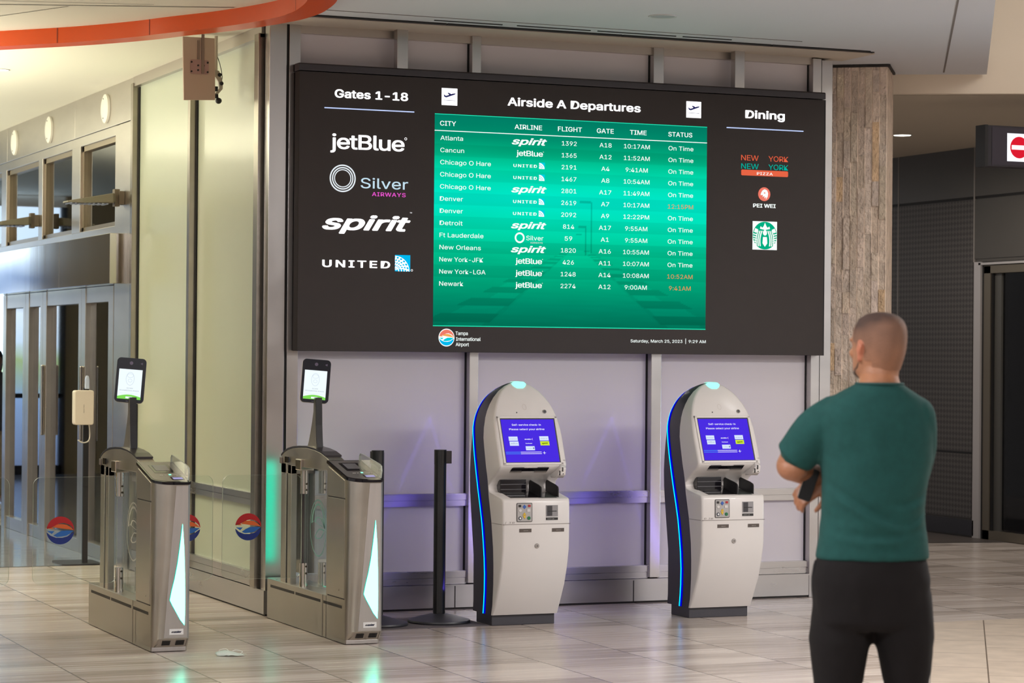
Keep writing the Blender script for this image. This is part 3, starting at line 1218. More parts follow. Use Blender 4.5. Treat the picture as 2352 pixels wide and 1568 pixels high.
    me_o = struct('trim_10', m, stone_mat(), 'column faced with upright strips of split beige stone', 'stone column')
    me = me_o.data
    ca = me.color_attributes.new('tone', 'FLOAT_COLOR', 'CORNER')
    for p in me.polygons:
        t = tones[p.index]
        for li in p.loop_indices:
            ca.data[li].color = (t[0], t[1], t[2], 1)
    m = MB()
    m.loft([[P(-.01, -.015, 3.64), P(.465, -.015, 3.64), P(.465, .5, 3.64), P(-.01, .5, 3.64)], [P(-.01, -.015, 3.655), P(.465, -.015, 3.655), P(.465, .5, 3.655), P(-.01, .5, 3.655)]])
    obj('top_joint', m, STEEL_D, me_o)


build_floor()
build_ceiling()
build_back_wall()
build_left_wall()
build_beyond_doors()
build_right()
# ------------------------------------------------------------------ departure board
BY = -0.1012                       # the lit face of the board
SW = lambda x, z: (x, BY - .0015, z)


def table_picture(u, v):
    """green picture behind the table: a bridge running away to the horizon; u right, v up, 0..1"""
    stops = [(0, (0, .150, .085)), (.10, (0, .230, .130)), (.20, (.0, .34, .175)), (.35, (.0, .50, .26)), (.50, (.0, .66, .36)),
             (.62, (.0, .72, .42)), (.74, (0, .62, .33)), (.82, (0, .40, .20)), (.90, (.0, .25, .14)), (1, (0, .19, .12))]
    vs_ = [s[0] for s in stops]
    c = [interp(v, vs_, [s[1][i] for s in stops]) for i in range(3)]
    k = 1.0
    hz, vx = .375, .515                  # horizon and where the bridge vanishes
    if v < hz:
        t = (hz - v) / hz
        road = abs(u - vx) / (.02 + .30 * t)
        if road < 1:
            k *= 1.02 - .10 * t
        else:
            k *= .90
            # slanting blocks of the railing
            s = (road - 1) * 3.0
            cell = math.floor(math.log(t + .05) * 4.2)
            fr = math.log(t + .05) * 4.2 - cell
            if .25 < s < 1.5 + .5 * (cell % 2) and fr < .48:
                k *= 1.14
            elif .1 < s < 2.4 and fr >= .48:
                k *= .80
        k *= 1 + .05 * noise.noise(Vector((u * 9, v * 90, 2)))
    else:
        if v - hz < .03:
            k *= .93
        k *= 1 + .05 * noise.noise(Vector((u * 4, v * 22, 5)))
    for x, z0, z1, w in ((.566, .36, .61, .0016), (.545, .35, .49, .0012), (.532, .36, .45, .001)):
        if abs(u - x) < w and z0 < v < z1:
            k *= .62
        if z1 - .006 < v < z1 + .004 and x - .045 * (z1 - .3) * 3 < u < x:
            k *= .68
    # alternating row bands
    r = (3.0225 - (1.798 + v * (3.130 - 1.798))) / .0763
    if 0 <= r < 13:
        k *= 1.0 if int(r) % 2 == 0 else .88
    if r < 0:
        k *= .95
    g = c[1] * k
    return (c[0], g, c[2] * k * (1.0 + .25 * max(0, 1 - abs(v - .6) * 4)))


def airline(mb, kind, x0, x1, z, h, wk=0, k2=1, big=False):
    """one airline word mark between x0 and x1 on base line z with letter height h"""
    w = x1 - x0
    if kind == 'jetBlue':
        text(mb, 'jetBlue', x0, x1, z, h, SW, .012, 0, .94, wk)
        ringmesh(mb, x1 + .022 * w, z + h * .62, .018 * w, .018 * w, .006 * w, SW, 12, wk)
    elif kind == 'spirit':
        text(mb, 'spirit', x0, x1, z, h * .95, SW, .026, .30, 1.0, wk)
    elif kind == 'UNITED':
        text(mb, 'UNITED', x0, x0 + w * .73, z, h, SW, .022, 0, 1.22, wk)
        gx0, gx1 = x0 + w * .80, x0 + w * .985
        gh = gx1 - gx0
        zz = z - h * .24
        poly(mb, [(gx0, zz), (gx1, zz), (gx1, zz + gh), (gx0, zz + gh)], lambda a, b: (a, BY - .0012, b), k2)
        fan = [(gx0, zz)] + [(gx0 + gh * .93 * math.cos(R(t)), zz + gh * .93 * math.sin(R(t))) for t in range(0, 91, 10)]
        if big:
            # a globe of lattice lines in one quarter of the square
            for t in (6, 22, 38, 54, 70, 84):
                a, b = R(t - 2.6), R(t + 2.6)
                arc = []
                for s in range(9):
                    q = s / 8
                    r = gh * .93 * q
                    bend = .35 * (1 - q)
                    arc.append((r, bend))
                L_ = [(gx0 + r * math.cos(a + bd), zz + r * math.sin(min(a + bd, 1.57))) for r, bd in arc]
                R_ = [(gx0 + r * math.cos(b + bd), zz + r * math.sin(min(b + bd, 1.57))) for r, bd in arc]
                poly(mb, L_ + R_[::-1], SW, wk)
            for q in (.30, .47, .64, .80, .93):
                o_ = [(gx0 + gh * q * math.cos(R(t)), zz + gh * q * math.sin(R(t))) for t in range(0, 91, 10)]
                i_ = [(gx0 + gh * (q - .055) * math.cos(R(t)), zz + gh * (q - .055) * math.sin(R(t))) for t in range(0, 91, 10)]
                poly(mb, o_ + i_[::-1], SW, wk)
        else:
            poly(mb, fan, SW, wk)
            for q in (.45, .7):
                o_ = [(gx0 + gh * q * math.cos(R(t)), zz + gh * q * math.sin(R(t))) for t in range(10, 91, 10)]
                i_ = [(gx0 + gh * (q - .07) * math.cos(R(t)), zz + gh * (q - .07) * math.sin(R(t))) for t in range(10, 91, 10)]
                poly(mb, o_ + i_[::-1], lambda a, b: (a, BY - .002, b), k2)
    elif kind == 'Silver':
        r = w * .165
        cx, cz = x0 + r, z + h * (.62 if big else .35)
        if big:
            for q, t in ((1, .10), (.82, .09), (.66, .07)):
                ringmesh(mb, cx, cz, r * q, r * q, r * t, SW, 48, 0)
        else:
            ringmesh(mb, cx, cz, r * 1.05, r * 1.05, r * .34, SW, 30, 0)
        text(mb, 'Silver', x0 + w * .395, x1, z, h, SW, .004, 0, 1, 1)
        text(mb, 'AIRWAYS', x0 + w * .54, x1 - w * .03, z - h * .52, h * .38, SW, .012, 0, 1.1, 2)


def emblem(mb, cx, cz, r, f, ks=(0, 1, 2, 3)):
    for key, k in (('red', ks[0]), ('org', ks[1]), ('org2', ks[1]), ('blu', ks[2]), ('blu2', ks[2]), ('nav', ks[3])):
        poly(mb, [(cx + u * r, cz + v * r) for u, v in EMB[key]], f, k)


def icon_plane(mb, x0, x1, z0, z1):
    w, h = x1 - x0, z1 - z0
    poly(mb, [(x0, z0), (x1, z0), (x1, z1), (x0, z1)], SW, 0)
    f = lambda a, b: (x0 + a * w, BY - .0026, z0 + b * h)
    # take-off: fuselage, wing and tail as one outline, and a line for the runway
    poly(mb, [(.12, .60), (.17, .48), (.30, .45), (.55, .54), (.80, .63), (.89, .68), (.86, .72), (.72, .70), (.60, .665), (.50, .72),
              (.40, .74), (.36, .72), (.45, .64), (.46, .61), (.28, .55), (.22, .57), (.16, .62)], f, 1)
    poly(mb, [(.12, .275), (.88, .275), (.88, .30), (.12, .30)], f, 1)


def build_board():
    t = thing('departure_board', (0, 0, 0), 'huge black wall display listing airport departures on a green table', 'departure board')
    m = MB()
    x0, x1, z0, z1 = .168, 3.873, 1.632, 3.352
    m.box(x0, x1, -.098, -.012, z0, z1)
    obj('casing', m, BOARD, t, bevel=.002)
    m = MB()
    m.add([(x0 + .002, BY + .001, z0 + .002), (x1 - .002, BY + .001, z0 + .002), (x1 - .002, BY + .001, z1 - .002), (x0 + .002, BY + .001, z1 - .002)],
          [(0, 1, 2, 3)])
    face = obj('led_face', m, BOARD, t)
    m = MB()
    m.prism([(-.108, 3.356), (-.012, 3.356), (-.012, 3.402), (-.098, 3.402), (-.108, 3.394)], 'x', x0 - .004, x1 + .004)
    obj('top_trim', m, BOARD_T, t, bevel=.002)
    m = MB()
    m.box(x1, x1 + .012, -.095, -.012, z0, z1)
    obj('side_trim', m, BLACK, t)
    for a, b in ((.815, .888), (3.203, 3.276)):
        m = MB()
        m.box(a, b, -.075, -.014, 3.38, 3.655)
        obj('hanger_post', m, STEEL, t, bevel=.003)
    # the green table
    T0, T1, B0, B1 = 1.060, 2.984, 1.798, 3.130
    PIC = attr_emis('table_picture', 1.12)

    def band(name, zb, zt):
        nx, nz_ = 240, max(2, int((zt - zb) / .007))
        m = MB()
        vs = [(T0 + (T1 - T0) * i / nx, BY, zb + (zt - zb) * j / nz_) for j in range(nz_ + 1) for i in range(nx + 1)]
        m.add(vs, [(j * (nx + 1) + i, j * (nx + 1) + i + 1, (j + 1) * (nx + 1) + i + 1, (j + 1) * (nx + 1) + i) for j in range(nz_) for i in range(nx)])
        o = obj(name, m, PIC, t)
        ca = o.data.color_attributes.new('picture', 'FLOAT_COLOR', 'POINT')
        for k, v in enumerate(vs):
            c = table_picture((v[0] - T0) / (T1 - T0), min(.9999, max(.0001, (v[2] - B0) / (B1 - B0) + (.0001 if v[2] < zt - .001 else -.0001))))
            ca.data[k].color = (c[0], c[1], c[2], 1)
        return o

    def word(name, parent, mt, s_, a, b, z, h, bold):
        m = MB()
        text(m, s_, a, b, z, h, SW, bold)
        return obj(name, m, mt, parent)
    RH = (2.966 - 2.050) / 12
    hd = band('heading_row', 3.025, B1)
    for s_, a, b in (('CITY', 1.096, 1.203), ('AIRLINE', 1.606, 1.796), ('FLIGHT', 1.908, 2.076), ('GATE', 2.183, 2.303),
                     ('TIME', 2.420, 2.540), ('STATUS', 2.699, 2.874)):
        word('column_lettering', hd, WLET2, s_, a, b, 3.057, .041, .012)
    MINT = emis('mint_rule', (.02, .85, .50, 1), 1.0)
    m = MB()
    m.box(T0, T1, BY - .001, BY, B1 - .003, B1 + .001)
    obj('table_rule', m, MINT, hd)
    m = MB()
    m.box(T0, T1, BY - .001, BY, 3.0225, 3.0275)
    obj('table_rule', m, WLET2, hd)
    rows = [('Atlanta', 'spirit', '1392', 'A18', '10:17AM', 'On Time'), ('Cancun', 'jetBlue', '1365', 'A12', '11:52AM', 'On Time'),
            ('Chicago O Hare', 'UNITED', '2191', 'A4', '9:41AM', 'On Time'), ('Chicago O Hare', 'UNITED', '1467', 'A8', '10:54AM', 'On Time'),
            ('Chicago O Hare', 'spirit', '2801', 'A17', '11:49AM', 'On Time'), ('Denver', 'UNITED', '2619', 'A7', '10:17AM', '12:15PM'),
            ('Denver', 'UNITED', '2092', 'A9', '12:22PM', 'On Time'), ('Detroit', 'spirit', '814', 'A17', '9:55AM', 'On Time'),
            ('Ft Lauderdale', 'Silver', '59', 'A1', '9:55AM', 'On Time'), ('New Orleans', 'spirit', '1820', 'A16', '10:55AM', 'On Time'),
            ('New York-JFK', 'jetBlue', '426', 'A11', '10:07AM', 'On Time'), ('New York-LGA', 'jetBlue', '1248', 'A14', '10:08AM', '10:52AM'),
            ('Newark', 'jetBlue', '2274', 'A12', '9:00AM', '9:41AM')]
    cityw = {'Atlanta': .153, 'Cancun': .161, 'Chicago O Hare': .345, 'Denver': .156, 'Detroit': .155, 'Ft Lauderdale': .298,
             'New Orleans': .281, 'New York-JFK': .297, 'New York-LGA': .314, 'Newark': .163}
    for i, (c, al, fl, ga, ti, stt) in enumerate(rows):
        z = 2.966 - i * RH
        row = band('flight_row', z - .0195 if i < 12 else z - .0195, 3.0225 if i == 0 else z - .0195 + RH)
        word('city_lettering', row, WLET2, c, 1.099, 1.099 + cityw[c], z, .039, .004)
        m = MB()
        if al == 'jetBlue':
            airline(m, al, 1.620, 1.803, z - .002, .048, 0, 3)
        elif al == 'spirit':
            airline(m, al, 1.590, 1.828, z - .006, .060, 0, 3)
        elif al == 'UNITED':
            airline(m, al, 1.600, 1.822, z + .002, .026, 0, 3)
        else:
            airline(m, al, 1.614, 1.812, z - .004, .040, 0, 3)
        obj('airline_logo', m, [WLET2, WLET2, emis('faint_pink_lettering', (.62, .72, .70, 1), 1), E_CYANL], row)
        for nm, s_, cx, w in (('flight_number_lettering', fl, 1.988, .0262 * len(fl)), ('gate_lettering', ga, 2.246, .0287 * len(ga)), ('time_lettering', ti, 2.471, .0266 * len(ti))):
            word(nm, row, WLET2, s_, cx - w / 2, cx + w / 2, z, .039, .004)
        w = .183 if stt == 'On Time' else .0266 * len(stt)
        word('status_lettering', row, WLET2 if stt == 'On Time' else E_ORG, stt, 2.792 - w / 2, 2.792 + w / 2, z, .039, .004 if stt == 'On Time' else 0)
    ft = band('table_foot', B0, 2.966 - 12 * RH - .0195)
    m = MB()
    m.box(T0, T1, BY - .001, BY, B0 - .003, B0 + .002)
    obj('table_rule', m, MINT, ft)
    # heading line
    m = MB()
    text(m, 'Airside A Departures', 1.558, 2.493, 3.205, .070, SW, .022)
    obj('heading_lettering', m, WLET, face)
    for a, b in ((1.105, 1.211), (2.829, 2.938)):
        m = MB()
        icon_plane(m, a, b, 3.186, 3.293)
        obj('take_off_icon', m, [WLET, E_NAVY], face)
    m = MB()
    text(m, 'Gates 1-18', .399, .877, 3.200, .069, SW, .024, 0, 1, 0)
    poly(m, [(.330, 3.129), (.922, 3.129), (.922, 3.136), (.330, 3.136)], SW, 1)
    obj('gates_lettering', m, [WLET, E_BLUEW], face)
    m = MB()
    text(m, 'Dining', 3.271, 3.563, 3.204, .071, SW, .024, 0, 1, 0)
    poly(m, [(3.128, 3.130), (3.710, 3.130), (3.710, 3.137), (3.128, 3.137)], SW, 1)
    obj('dining_lettering', m, [WLET, E_BLUEW], face)
    m = MB()
    airline(m, 'jetBlue', .374, .856, 2.884, .126)
    obj('airline_logo', m, [WLET], face)
    m = MB()
    airline(m, 'Silver', .368, .884, 2.645, .090, 0, 3, True)
    obj('airline_logo', m, [emis('ring_white', (.82, .88, .92, 1), 1), E_SILV, E_MAG], face)
    m = MB()
    airline(m, 'spirit', .331, .895, 2.386, .130)
    text(m, 'TM', .898, .912, 2.498, .010, SW)
    obj('airline_logo', m, [WLET], face)
    m2 = MB()
    text(m2, 'UNITED', .328, .767, 2.152, .060, SW, .024, 0, 1.22, 0)
    gx0, gx1, zz = .802, .904, 2.134
    gh = gx1 - gx0
    poly(m2, [(gx0, zz), (gx1, zz), (gx1, zz + gh), (gx0, zz + gh)], lambda a, b: (a, BY - .0008, b), 1)
    for tt in (4, 20, 36, 52, 68, 84):
        o_, i_ = [], []
        for s in range(11):
            q = s / 10
            ang = tt + 42 * (1 - q) ** 1.4
            r = gh * .94 * (.08 + .92 * q)
            wv = 3.4
            for lst, dv in ((o_, wv), (i_, -wv)):
                A = R(max(0, min(90, ang + dv)))
                lst.append((gx0 + r * math.cos(A), zz + r * math.sin(A)))
        poly(m2, o_ + i_[::-1], SW, 0)
    for q in (.28, .46, .63, .79, .94):
        w_ = .06 if q < .9 else .035
        o_ = [(gx0 + gh * q * math.cos(R(t_)), zz + gh * q * math.sin(R(t_))) for t_ in range(0, 91, 6)]
        i_ = [(gx0 + gh * (q - w_) * math.cos(R(t_)), zz + gh * (q - w_) * math.sin(R(t_))) for t_ in range(0, 91, 6)]
        poly(m2, o_ + i_[::-1], SW, 0)
    ringmesh(m2, .915, 2.142, .007, .007, .002, SW, 12, 0)
    obj('airline_logo', m2, [WLET, E_SKY], face)
    # dining logos
    m = MB()
    for s, a, b, z, k in (('NEW', 3.239, 3.370, 2.922, 0), ('YORK', 3.445, 3.595, 2.922, 0), ('NEW', 3.240, 3.371, 2.866, 1), ('YORK', 3.445, 3.595, 2.866, 1)):
        text(m, s, a, b, z, .050, SW, 0, 0, .95, k)
    poly(m, rrect(3.240, 3.595, 2.822, 2.860, .008), SW, 0)
    text(m, 'PIZZA', 3.358, 3.477, 2.829, .025, lambda a, b: (a, BY - .003, b), .01, 0, 1.1, 2)
    obj('dining_logo', m, [E_RED, E_TEAL, WLET2], face)
    m = MB()
    poly(m, ellipse(3.415, 2.702, .046, .046, 36), SW, 0)
    f = lambda a, b: (3.415 + a * .046, BY - .003, 2.702 + b * .046)
    poly(m, [(-.55, .15), (-.30, .55), (.05, .72), (.45, .55), (.62, .15), (.55, -.35), (.25, -.80), (.30, -.35), (.02, -.62), (.02, -.25),
             (-.30, -.42), (-.22, -.12), (-.62, -.15)], f, 1)
    poly(m, [(-.15, .18), (.05, .28), (.22, .15), (.02, .08)], lambda a, b: (3.415 + a * .046, BY - .0036, 2.702 + b * .046), 0)
    text(m, 'PEI WEI', 3.333, 3.501, 2.613, .034, SW, .026, 0, 1, 1)
    obj('dining_logo', m, [E_SALMON, WLET2], face)
    m = MB()
    poly(m, [(3.329, 2.332), (3.514, 2.332), (3.514, 2.521), (3.329, 2.521)], SW, 0)
    g = lambda a, b: (3.4215 + a * .0915, BY - .0028, 2.4265 + b * .0935)
    h_ = lambda a, b: (3.4215 + a * .0915, BY - .0040, 2.4265 + b * .0935)
    poly(m, ellipse(0, 0, 1, .99, 48), g, 1)
    poly(m, [(-.42, .48), (-.36, .66), (-.22, .56), (-.12, .66), (0, .92), (.12, .66), (.22, .56), (.36, .66), (.42, .48), (0, .40)], h_, 0)
    for s in (-1, 1):       # wavy strands and tail bands, in white
        for r0, w0 in ((.20, .10), (.36, .09), (.52, .08)):
            a_ = [(s * (r0 + .10 * math.sin(q * 3.0) + .12 * q), .34 - q * 1.1) for q in [i / 12 for i in range(13)]]
            b_ = [(x + s * w0, z) for x, z in a_]
            poly(m, a_ + b_[::-1], h_, 0)
        for q in range(5):
            z = .10 - q * .17
            x_ = math.sqrt(max(.01, 1 - z * z)) * .98
            poly(m, [(s * .66, z - .02), (s * x_, z + .05), (s * x_, z - .03), (s * .66, z - .10)], h_, 0)
        poly(m, [(s * .55, .42), (s * .80, .52), (s * .92, .25), (s * .70, .18)], h_, 0)
    poly(m, ellipse(0, .20, .17, .20, 20), h_, 0)
    poly(m, [(-.16, -.10), (.16, -.10), (.20, -.55), (0, -.80), (-.20, -.55)], h_, 0)
    obj('dining_logo', m, [WLET2, E_GRN], face)
    # airport mark and date
    m = MB()
    poly(m, ellipse(1.152, 1.724, .054, .056, 44), lambda a, b: (a, BY - .0008, b), 4)
    emblem(m, 1.152, 1.724, .050, lambda a, b: (a, BY - .0022, b), (0, 1, 2, 3))
    for s, a, b, z in (('Tampa', 1.213, 1.296, 1.741), ('International', 1.216, 1.384, 1.705), ('Airport', 1.214, 1.304, 1.671)):
        text(m, s, a, b, z, .031, SW, .008, 0, .95, 4)
    obj('airport_logo', m, [E_SALMON, E_GOLD, E_CYANL, E_SKY, WLET2], face)
    m = MB()
    text(m, 'Saturday, March 25, 2023', 2.437, 2.814, 1.707, .027, SW, .008)
    obj('date_lettering', m, WLET2, face)
    m = MB()
    text(m, '|', 2.836, 2.840, 1.700, .036, SW, 0, 0, 1, None, None, True)
    obj('date_lettering', m, WLET2, face)
    m = MB()
    text(m, '9:29 AM', 2.860, 2.986, 1.707, .027, SW, .008)
    obj('clock_lettering', m, WLET2, face)


build_board()
# ------------------------------------------------------------------ boarding gates (local: x across 0..0.2, y 0 front .. 1.55 back)
def flap(parent, x0, x1):
    """a clear gate leaf with rounded corners and the round emblem"""
    m = MB()
    P = rrect(min(x0, x1), max(x0, x1), .300, .905, .045, 6)
    m.prism(P, 'y', .845, .857, 0)
    k = len(P)
    for i in range(len(m.f)):
        if len(m.f[i]) == 4:
            m.m[i] = 1
    o = obj('gate_leaf', m, [GLASS, RIM], parent)
    out = 1 if x1 > x0 else -1
    cx = x1 - out * .155
    e = MB()
    emblem(e, cx, .604, .079, lambda a, b: (a, .8435, b), (0, 1, 2, 3))
    obj('round_emblem', e, [D_RED, D_ORG, D_BLUE, D_NAVY], o)


def make_gate(loc, label, left=True, right=True, lit=True):
    g = thing('boarding_gate', loc, label, 'boarding gate', group=None)
    # --- base beam
    m = MB()
    P = [(0, .32), (.2, .32), (.2, 1.40), (.185, 1.46), (.15, 1.478), (.03, 1.478), (.006, 1.465), (0, 1.44)]
    m.prism(P, 'z', .004, .245)
    b = obj('base_beam', m, STEEL_G, g, bevel=.003)
    s = MB()
    for y0, y1 in ((.915, 1.375), (.43, .885), (.055, .375)):
        s.prism([(y0, .196), (y1, .196), (y1, .212), (y0, .212)], 'x', -.0016, .003)
    s.box(-.001, .002, .388, .391, .008, .243)
    obj('vent_slot', s, STEEL_D, b)
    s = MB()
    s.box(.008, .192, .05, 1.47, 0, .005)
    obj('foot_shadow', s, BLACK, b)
    # --- front cabinet
    zt = lambda y: .905 + (y + .06) * .236
    def plan(xl, zf, r):
        pts = [(0, .33), (0, .01)]
        for i in range(1, 7):
            t = R(90 * i / 6)
            pts.append((xl - xl * math.cos(t) ** 1.0, .01 - (.01 + .055) * math.sin(t) ** 1.0))
        pts += [(.186, -.055), (.2, -.042), (.2, .33)]
        return pts
    m = MB()
    r0 = [(0, .33, .026), (0, .0, .026), (.001, -.003, .026), (.004, -.006, .026), (.008, -.008, .026), (.012, -.010, .026), (.02, -.012, .026),
          (.03, -.012, .026), (.186, -.012, .026), (.2, -.008, .026), (.2, .33, .026)]
    r1 = [(x, y, .075) for x, y in plan(.050, 0, 0)]
    r2 = [(x, y, zt(y)) for x, y in plan(.112, 0, 0)]
    m.loft([r0, r1, r2])
    m.box(.0, .2, .0, .33, .004, .027)
    c = obj('front_cabinet', m, STEEL_G, g, smooth=25)
    # satin front plate set on the front face
    m = MB()
    m.loft([[(.058, -.0565, .080), (.186, -.0565, .080), (.186, -.0565, .898), (.120, -.0565, .898)],
            [(.058, -.055, .080), (.186, -.055, .080), (.186, -.055, .898), (.120, -.055, .898)]])
    fp = obj('front_plate', m, STEEL_F, g)
    F = lambda x, z, d=0.0: (x, -.0572 - d, z)
    m = MB()
    left_e = [(.156, .694), (.150, .64), (.142, .57), (.130, .48), (.115, .40), (.099, .335), (.089, .284)]
    bot_e = [(.103, .255), (.125, .216), (.146, .178), (.171, .146)]
    rgt = [(.173, .20), (.173, .30), (.171, .42), (.166, .56)]
    P = left_e + bot_e + rgt
    poly(m, [(x - .0035, z) if i < 8 else (x - .001, z - .002) for i, (x, z) in enumerate(P)], F, 0)
    obj('arrow_glow_edge', m, ARROW_E, fp)
    m = MB()
    poly(m, P, lambda x, z: F(x, z, .001))
    obj('direction_arrow', m, ARROW, fp)
    m = MB()
    poly(m, [(.088, .097), (.166, .097), (.166, .128), (.088, .128)], F, 0)
    text(m, 'e', .100, .112, .107, .0155, lambda x, z: F(x, z, .001), .02, .2, 1, 1)
    text(m, 'asier', .113, .155, .107, .0155, lambda x, z: F(x, z, .001), .03, .2, .94, 2)
    obj('maker_plate', m, [mat('white_plate', rgb(214, 212, 210), .4), mat('plate_grey_ink', rgb(90, 110, 150), .5),
                           mat('plate_blue_ink', rgb(24, 58, 130), .5)], fp)
    # kick: dark chamfer with vents, pale foot strip
    m = MB()
    m.loft([[(.012, -.0135, .028), (.19, -.0135, .028), (.19, -.054, .074), (.056, -.054, .074)],
            [(.012, -.010, .028), (.19, -.010, .028), (.19, -.050, .074), (.056, -.050, .074)]])
    kk = obj('kick_chamfer', m, mat('dark_steel', (.16, .15, .13, 1), .35, .8), g)
    for x0, x1 in ((.052, .098), (.128, .176)):
        m = MB()
        for i in range(4):
            z = .037 + i * .007
            y = lambda z_: -.0150 - (z_ - .028) * (.0405 / .046)
            m.add([(x0, y(z) - .0015, z), (x1, y(z) - .0015, z), (x1, y(z + .0045) - .0015, z + .0045), (x0, y(z + .0045) - .0015, z + .0045)], [(0, 1, 2, 3)])
        obj('vent', m, BLACK, kk)
    m = MB()
    m.box(.004, .19, -.013, .05, .004, .026)
    obj('foot_strip', m, STEEL_F, c, bevel=.002)
    # side service panels
    for z0, z1f in ((.255, lambda y: .806), (.814, lambda y: zt(y) - .012)):
        m = MB()
        m.prism([(.018, z0), (.300, z0), (.300, z1f(.300)), (.018, z1f(.018))], 'x', -.0025, .002)
        obj('service_panel', m, STEEL_G, c, bevel=.001)
    for z0, z1 in ((.248, .2551), (.8055, .8145)):
        m = MB()
        m.box(-.0006, .003, .012, .306, z0, z1)
        obj('panel_gap', m, STEEL_D, c)
    # --- reader top: dark rimmed sloping deck
    m = MB()
    pl = [(x, y) for x, y in plan(.112, 0, 0)]
    ctr = (.1, .14)
    big = [((x - ctr[0]) * 1.03 + ctr[0], min(.331, (y - ctr[1]) * 1.02 + ctr[1])) for x, y in pl]
    m.loft([[(x, y, zt(y) - .002) for x, y in big], [(x, y, zt(y) + .013) for x, y in big]])
    tp = obj('reader_deck', m, GLOSSB, g, smooth=30)
    D = lambda x, y, d=.0: (x, y, zt(y) + .0138 + d)
    sm = MB()
    sm.add([D(x, y) for x, y in [((q[0] - ctr[0]) * .93 + ctr[0], (q[1] - ctr[1]) * .95 + ctr[1]) for q in pl]], [tuple(range(len(pl)))])
    obj('deck_plate', sm, mat('deck_plate', (.30, .28, .27, 1), .25, .6), tp)
    m = MB()
    m.add([D(x, y, .001) for x, y in [(.045, .115), (.158, .115), (.158, .27), (.045, .27)]], [(0, 1, 2, 3)])
    rd = obj('document_reader', m, GLOSSB, tp)
    m = MB()
    m.add([D(x, y, .002) for x, y in [(.062, .15), (.140, .15), (.140, .255), (.062, .255)]], [(0, 1, 2, 3)])
    obj('reader_window', m, mat('reader_window', rgb(120, 118, 124), .15), tp)
    m = MB()
    m.add([D(x, y, .001) for x, y in [(.108, -.02), (.178, -.02), (.178, .035), (.108, .035)]], [(0, 1, 2, 3)])
    sc = obj('barcode_scanner', m, GLOSSB, tp)
    m = MB()
    m.add([D(x, y, .002) for x, y in [(.116, -.013), (.170, -.013), (.170, .022), (.116, .022)]], [(0, 1, 2, 3)])
    obj('scanner_window', m, emis('lilac_scanner_light', (.52, .48, .80, 1), .75), tp)
    m = MB()
    m.add([D(x, y, .002) for x, y in [(.112, .068), (.126, .068), (.126, .084), (.112, .084)]], [(0, 1, 2, 3)])
    obj('status_light', m, TEAL_T, tp)
    for i, (x, w) in enumerate(((.060, .02), (.085, .012), (.135, .03), (.168, .012))):
        m = MB()
        m.add([D(a, b_, .002) for a, b_ in [(x, .062), (x + w, .062), (x + w, .068), (x, .068)]], [(0, 1, 2, 3)])
        obj('deck_lettering', m, mat('pale_ink', rgb(214, 212, 204), .5), tp)
    # --- clear guard on the far side of the deck
    m = MB()
    P = [(-.04, .925), (-.055, .965), (-.048, .994), (-.02, 1.004), (.25, 1.046), (.30, 1.050), (.315, 1.035), (.318, 1.0)]
    m.prism(P, 'x', .186, .194, 0)
    for i in range(len(m.f)):
        if len(m.f[i]) == 4:
            m.m[i] = 1
    obj('side_guard', m, [glass('guard_acrylic', (.86, .86, .84, 1), .5, .03, .06), RIM], g)
    # --- arch over the beam and the post at its back
    up = [(1.225, 1.000), (1.17, 1.022), (1.10, 1.040), (1.0, 1.054), (.88, 1.062), (.74, 1.065), (.60, 1.058), (.48, 1.045), (.39, 1.026), (.332, 1.010)]
    lo = [(.332, .953), (.60, .950), (.9, .949), (1.03, .949), (1.03, .90), (1.225, .90)]
    m = MB()
    m.prism(up + lo, 'x', .012, .105)
    ar = obj('arch', m, STEEL_G, g, bevel=.002)
    m = MB()
    top = [(y, z + .001) for y, z in up[:-1]] + [(y, z + .011) for y, z in up[:-1]][::-1]
    m.prism(top, 'x', .010, .107)
    obj('arch_top_strip', m, mat('dark_arch_strip', rgb(56, 52, 54), .3, .3), ar)
    m = MB()
    m.box(.03, .10, 1.222, 1.232, 1.005, 1.018)
    obj('status_dot', m, TEAL, ar)
    m = MB()
    m.box(.004, .06, 1.19, 1.235, .955, .992)
    cb = obj('sensor_box', m, mat('sensor_grey', rgb(122, 112, 104), .4, .5), ar, bevel=.003)
    m = MB()
    m.box(-.001, .005, 1.06, 1.085, .965, 1.0)
    m.box(-.001, .005, 1.095, 1.12, .965, 1.0)
    obj('sensor_window', m, GLOSSB, ar)
    m = MB()
    m.box(.012, .05, 1.130, 1.222, .24, .96)
    m.box(.012, .05, 1.030, 1.095, .24, .955)
    po = obj('rear_post', m, STEEL_G, g, bevel=.004)
    m = MB()
    m.box(.02, .046, 1.09, 1.135, .24, .955)
    obj('post_slot', m, BLACK, po)
    m = MB()
    m.box(.10, .185, 1.225, 1.235, .30, .945)
    m.box(.10, .185, 1.10, 1.225, .30, .945)
    bk = obj('rear_lamp_housing', m, GLOSSB, po) if lit else None
    if lit:
        m = MB()
        m.box(.105, .18, 1.2355, 1.238, .31, .94)
        obj('rear_lamp', m, emis('teal_rear_lamp', (0, .80, .50, 1), 2.2), po)
        m = MB()
        m.box(.104, .108, .40, 1.06, .944, .949)
        obj('light_strip', m, emis('teal_strip', (0, .80, .52, 1), 1.3), ar)
        m = MB()
        m.box(.150, .158, .36, .92, .2452, .2475)
        obj('light_strip', m, emis('teal_strip', (0, .80, .52, 1), 1.3), ar)
    # clear infill between beam and arch, with the etched emblem
    m = MB()
    m.box(.094, .100, .335, 1.03, .247, .948)
    inf = obj('infill_glass', m, glass('infill_glass', (.90, .93, .93, 1), .5, .03, .03), g)
    m = MB()
    E_ = lambda a, b_: (.0932, a, b_)
    ringmesh(m, .76, .595, .150, .168, .008, E_, 48)
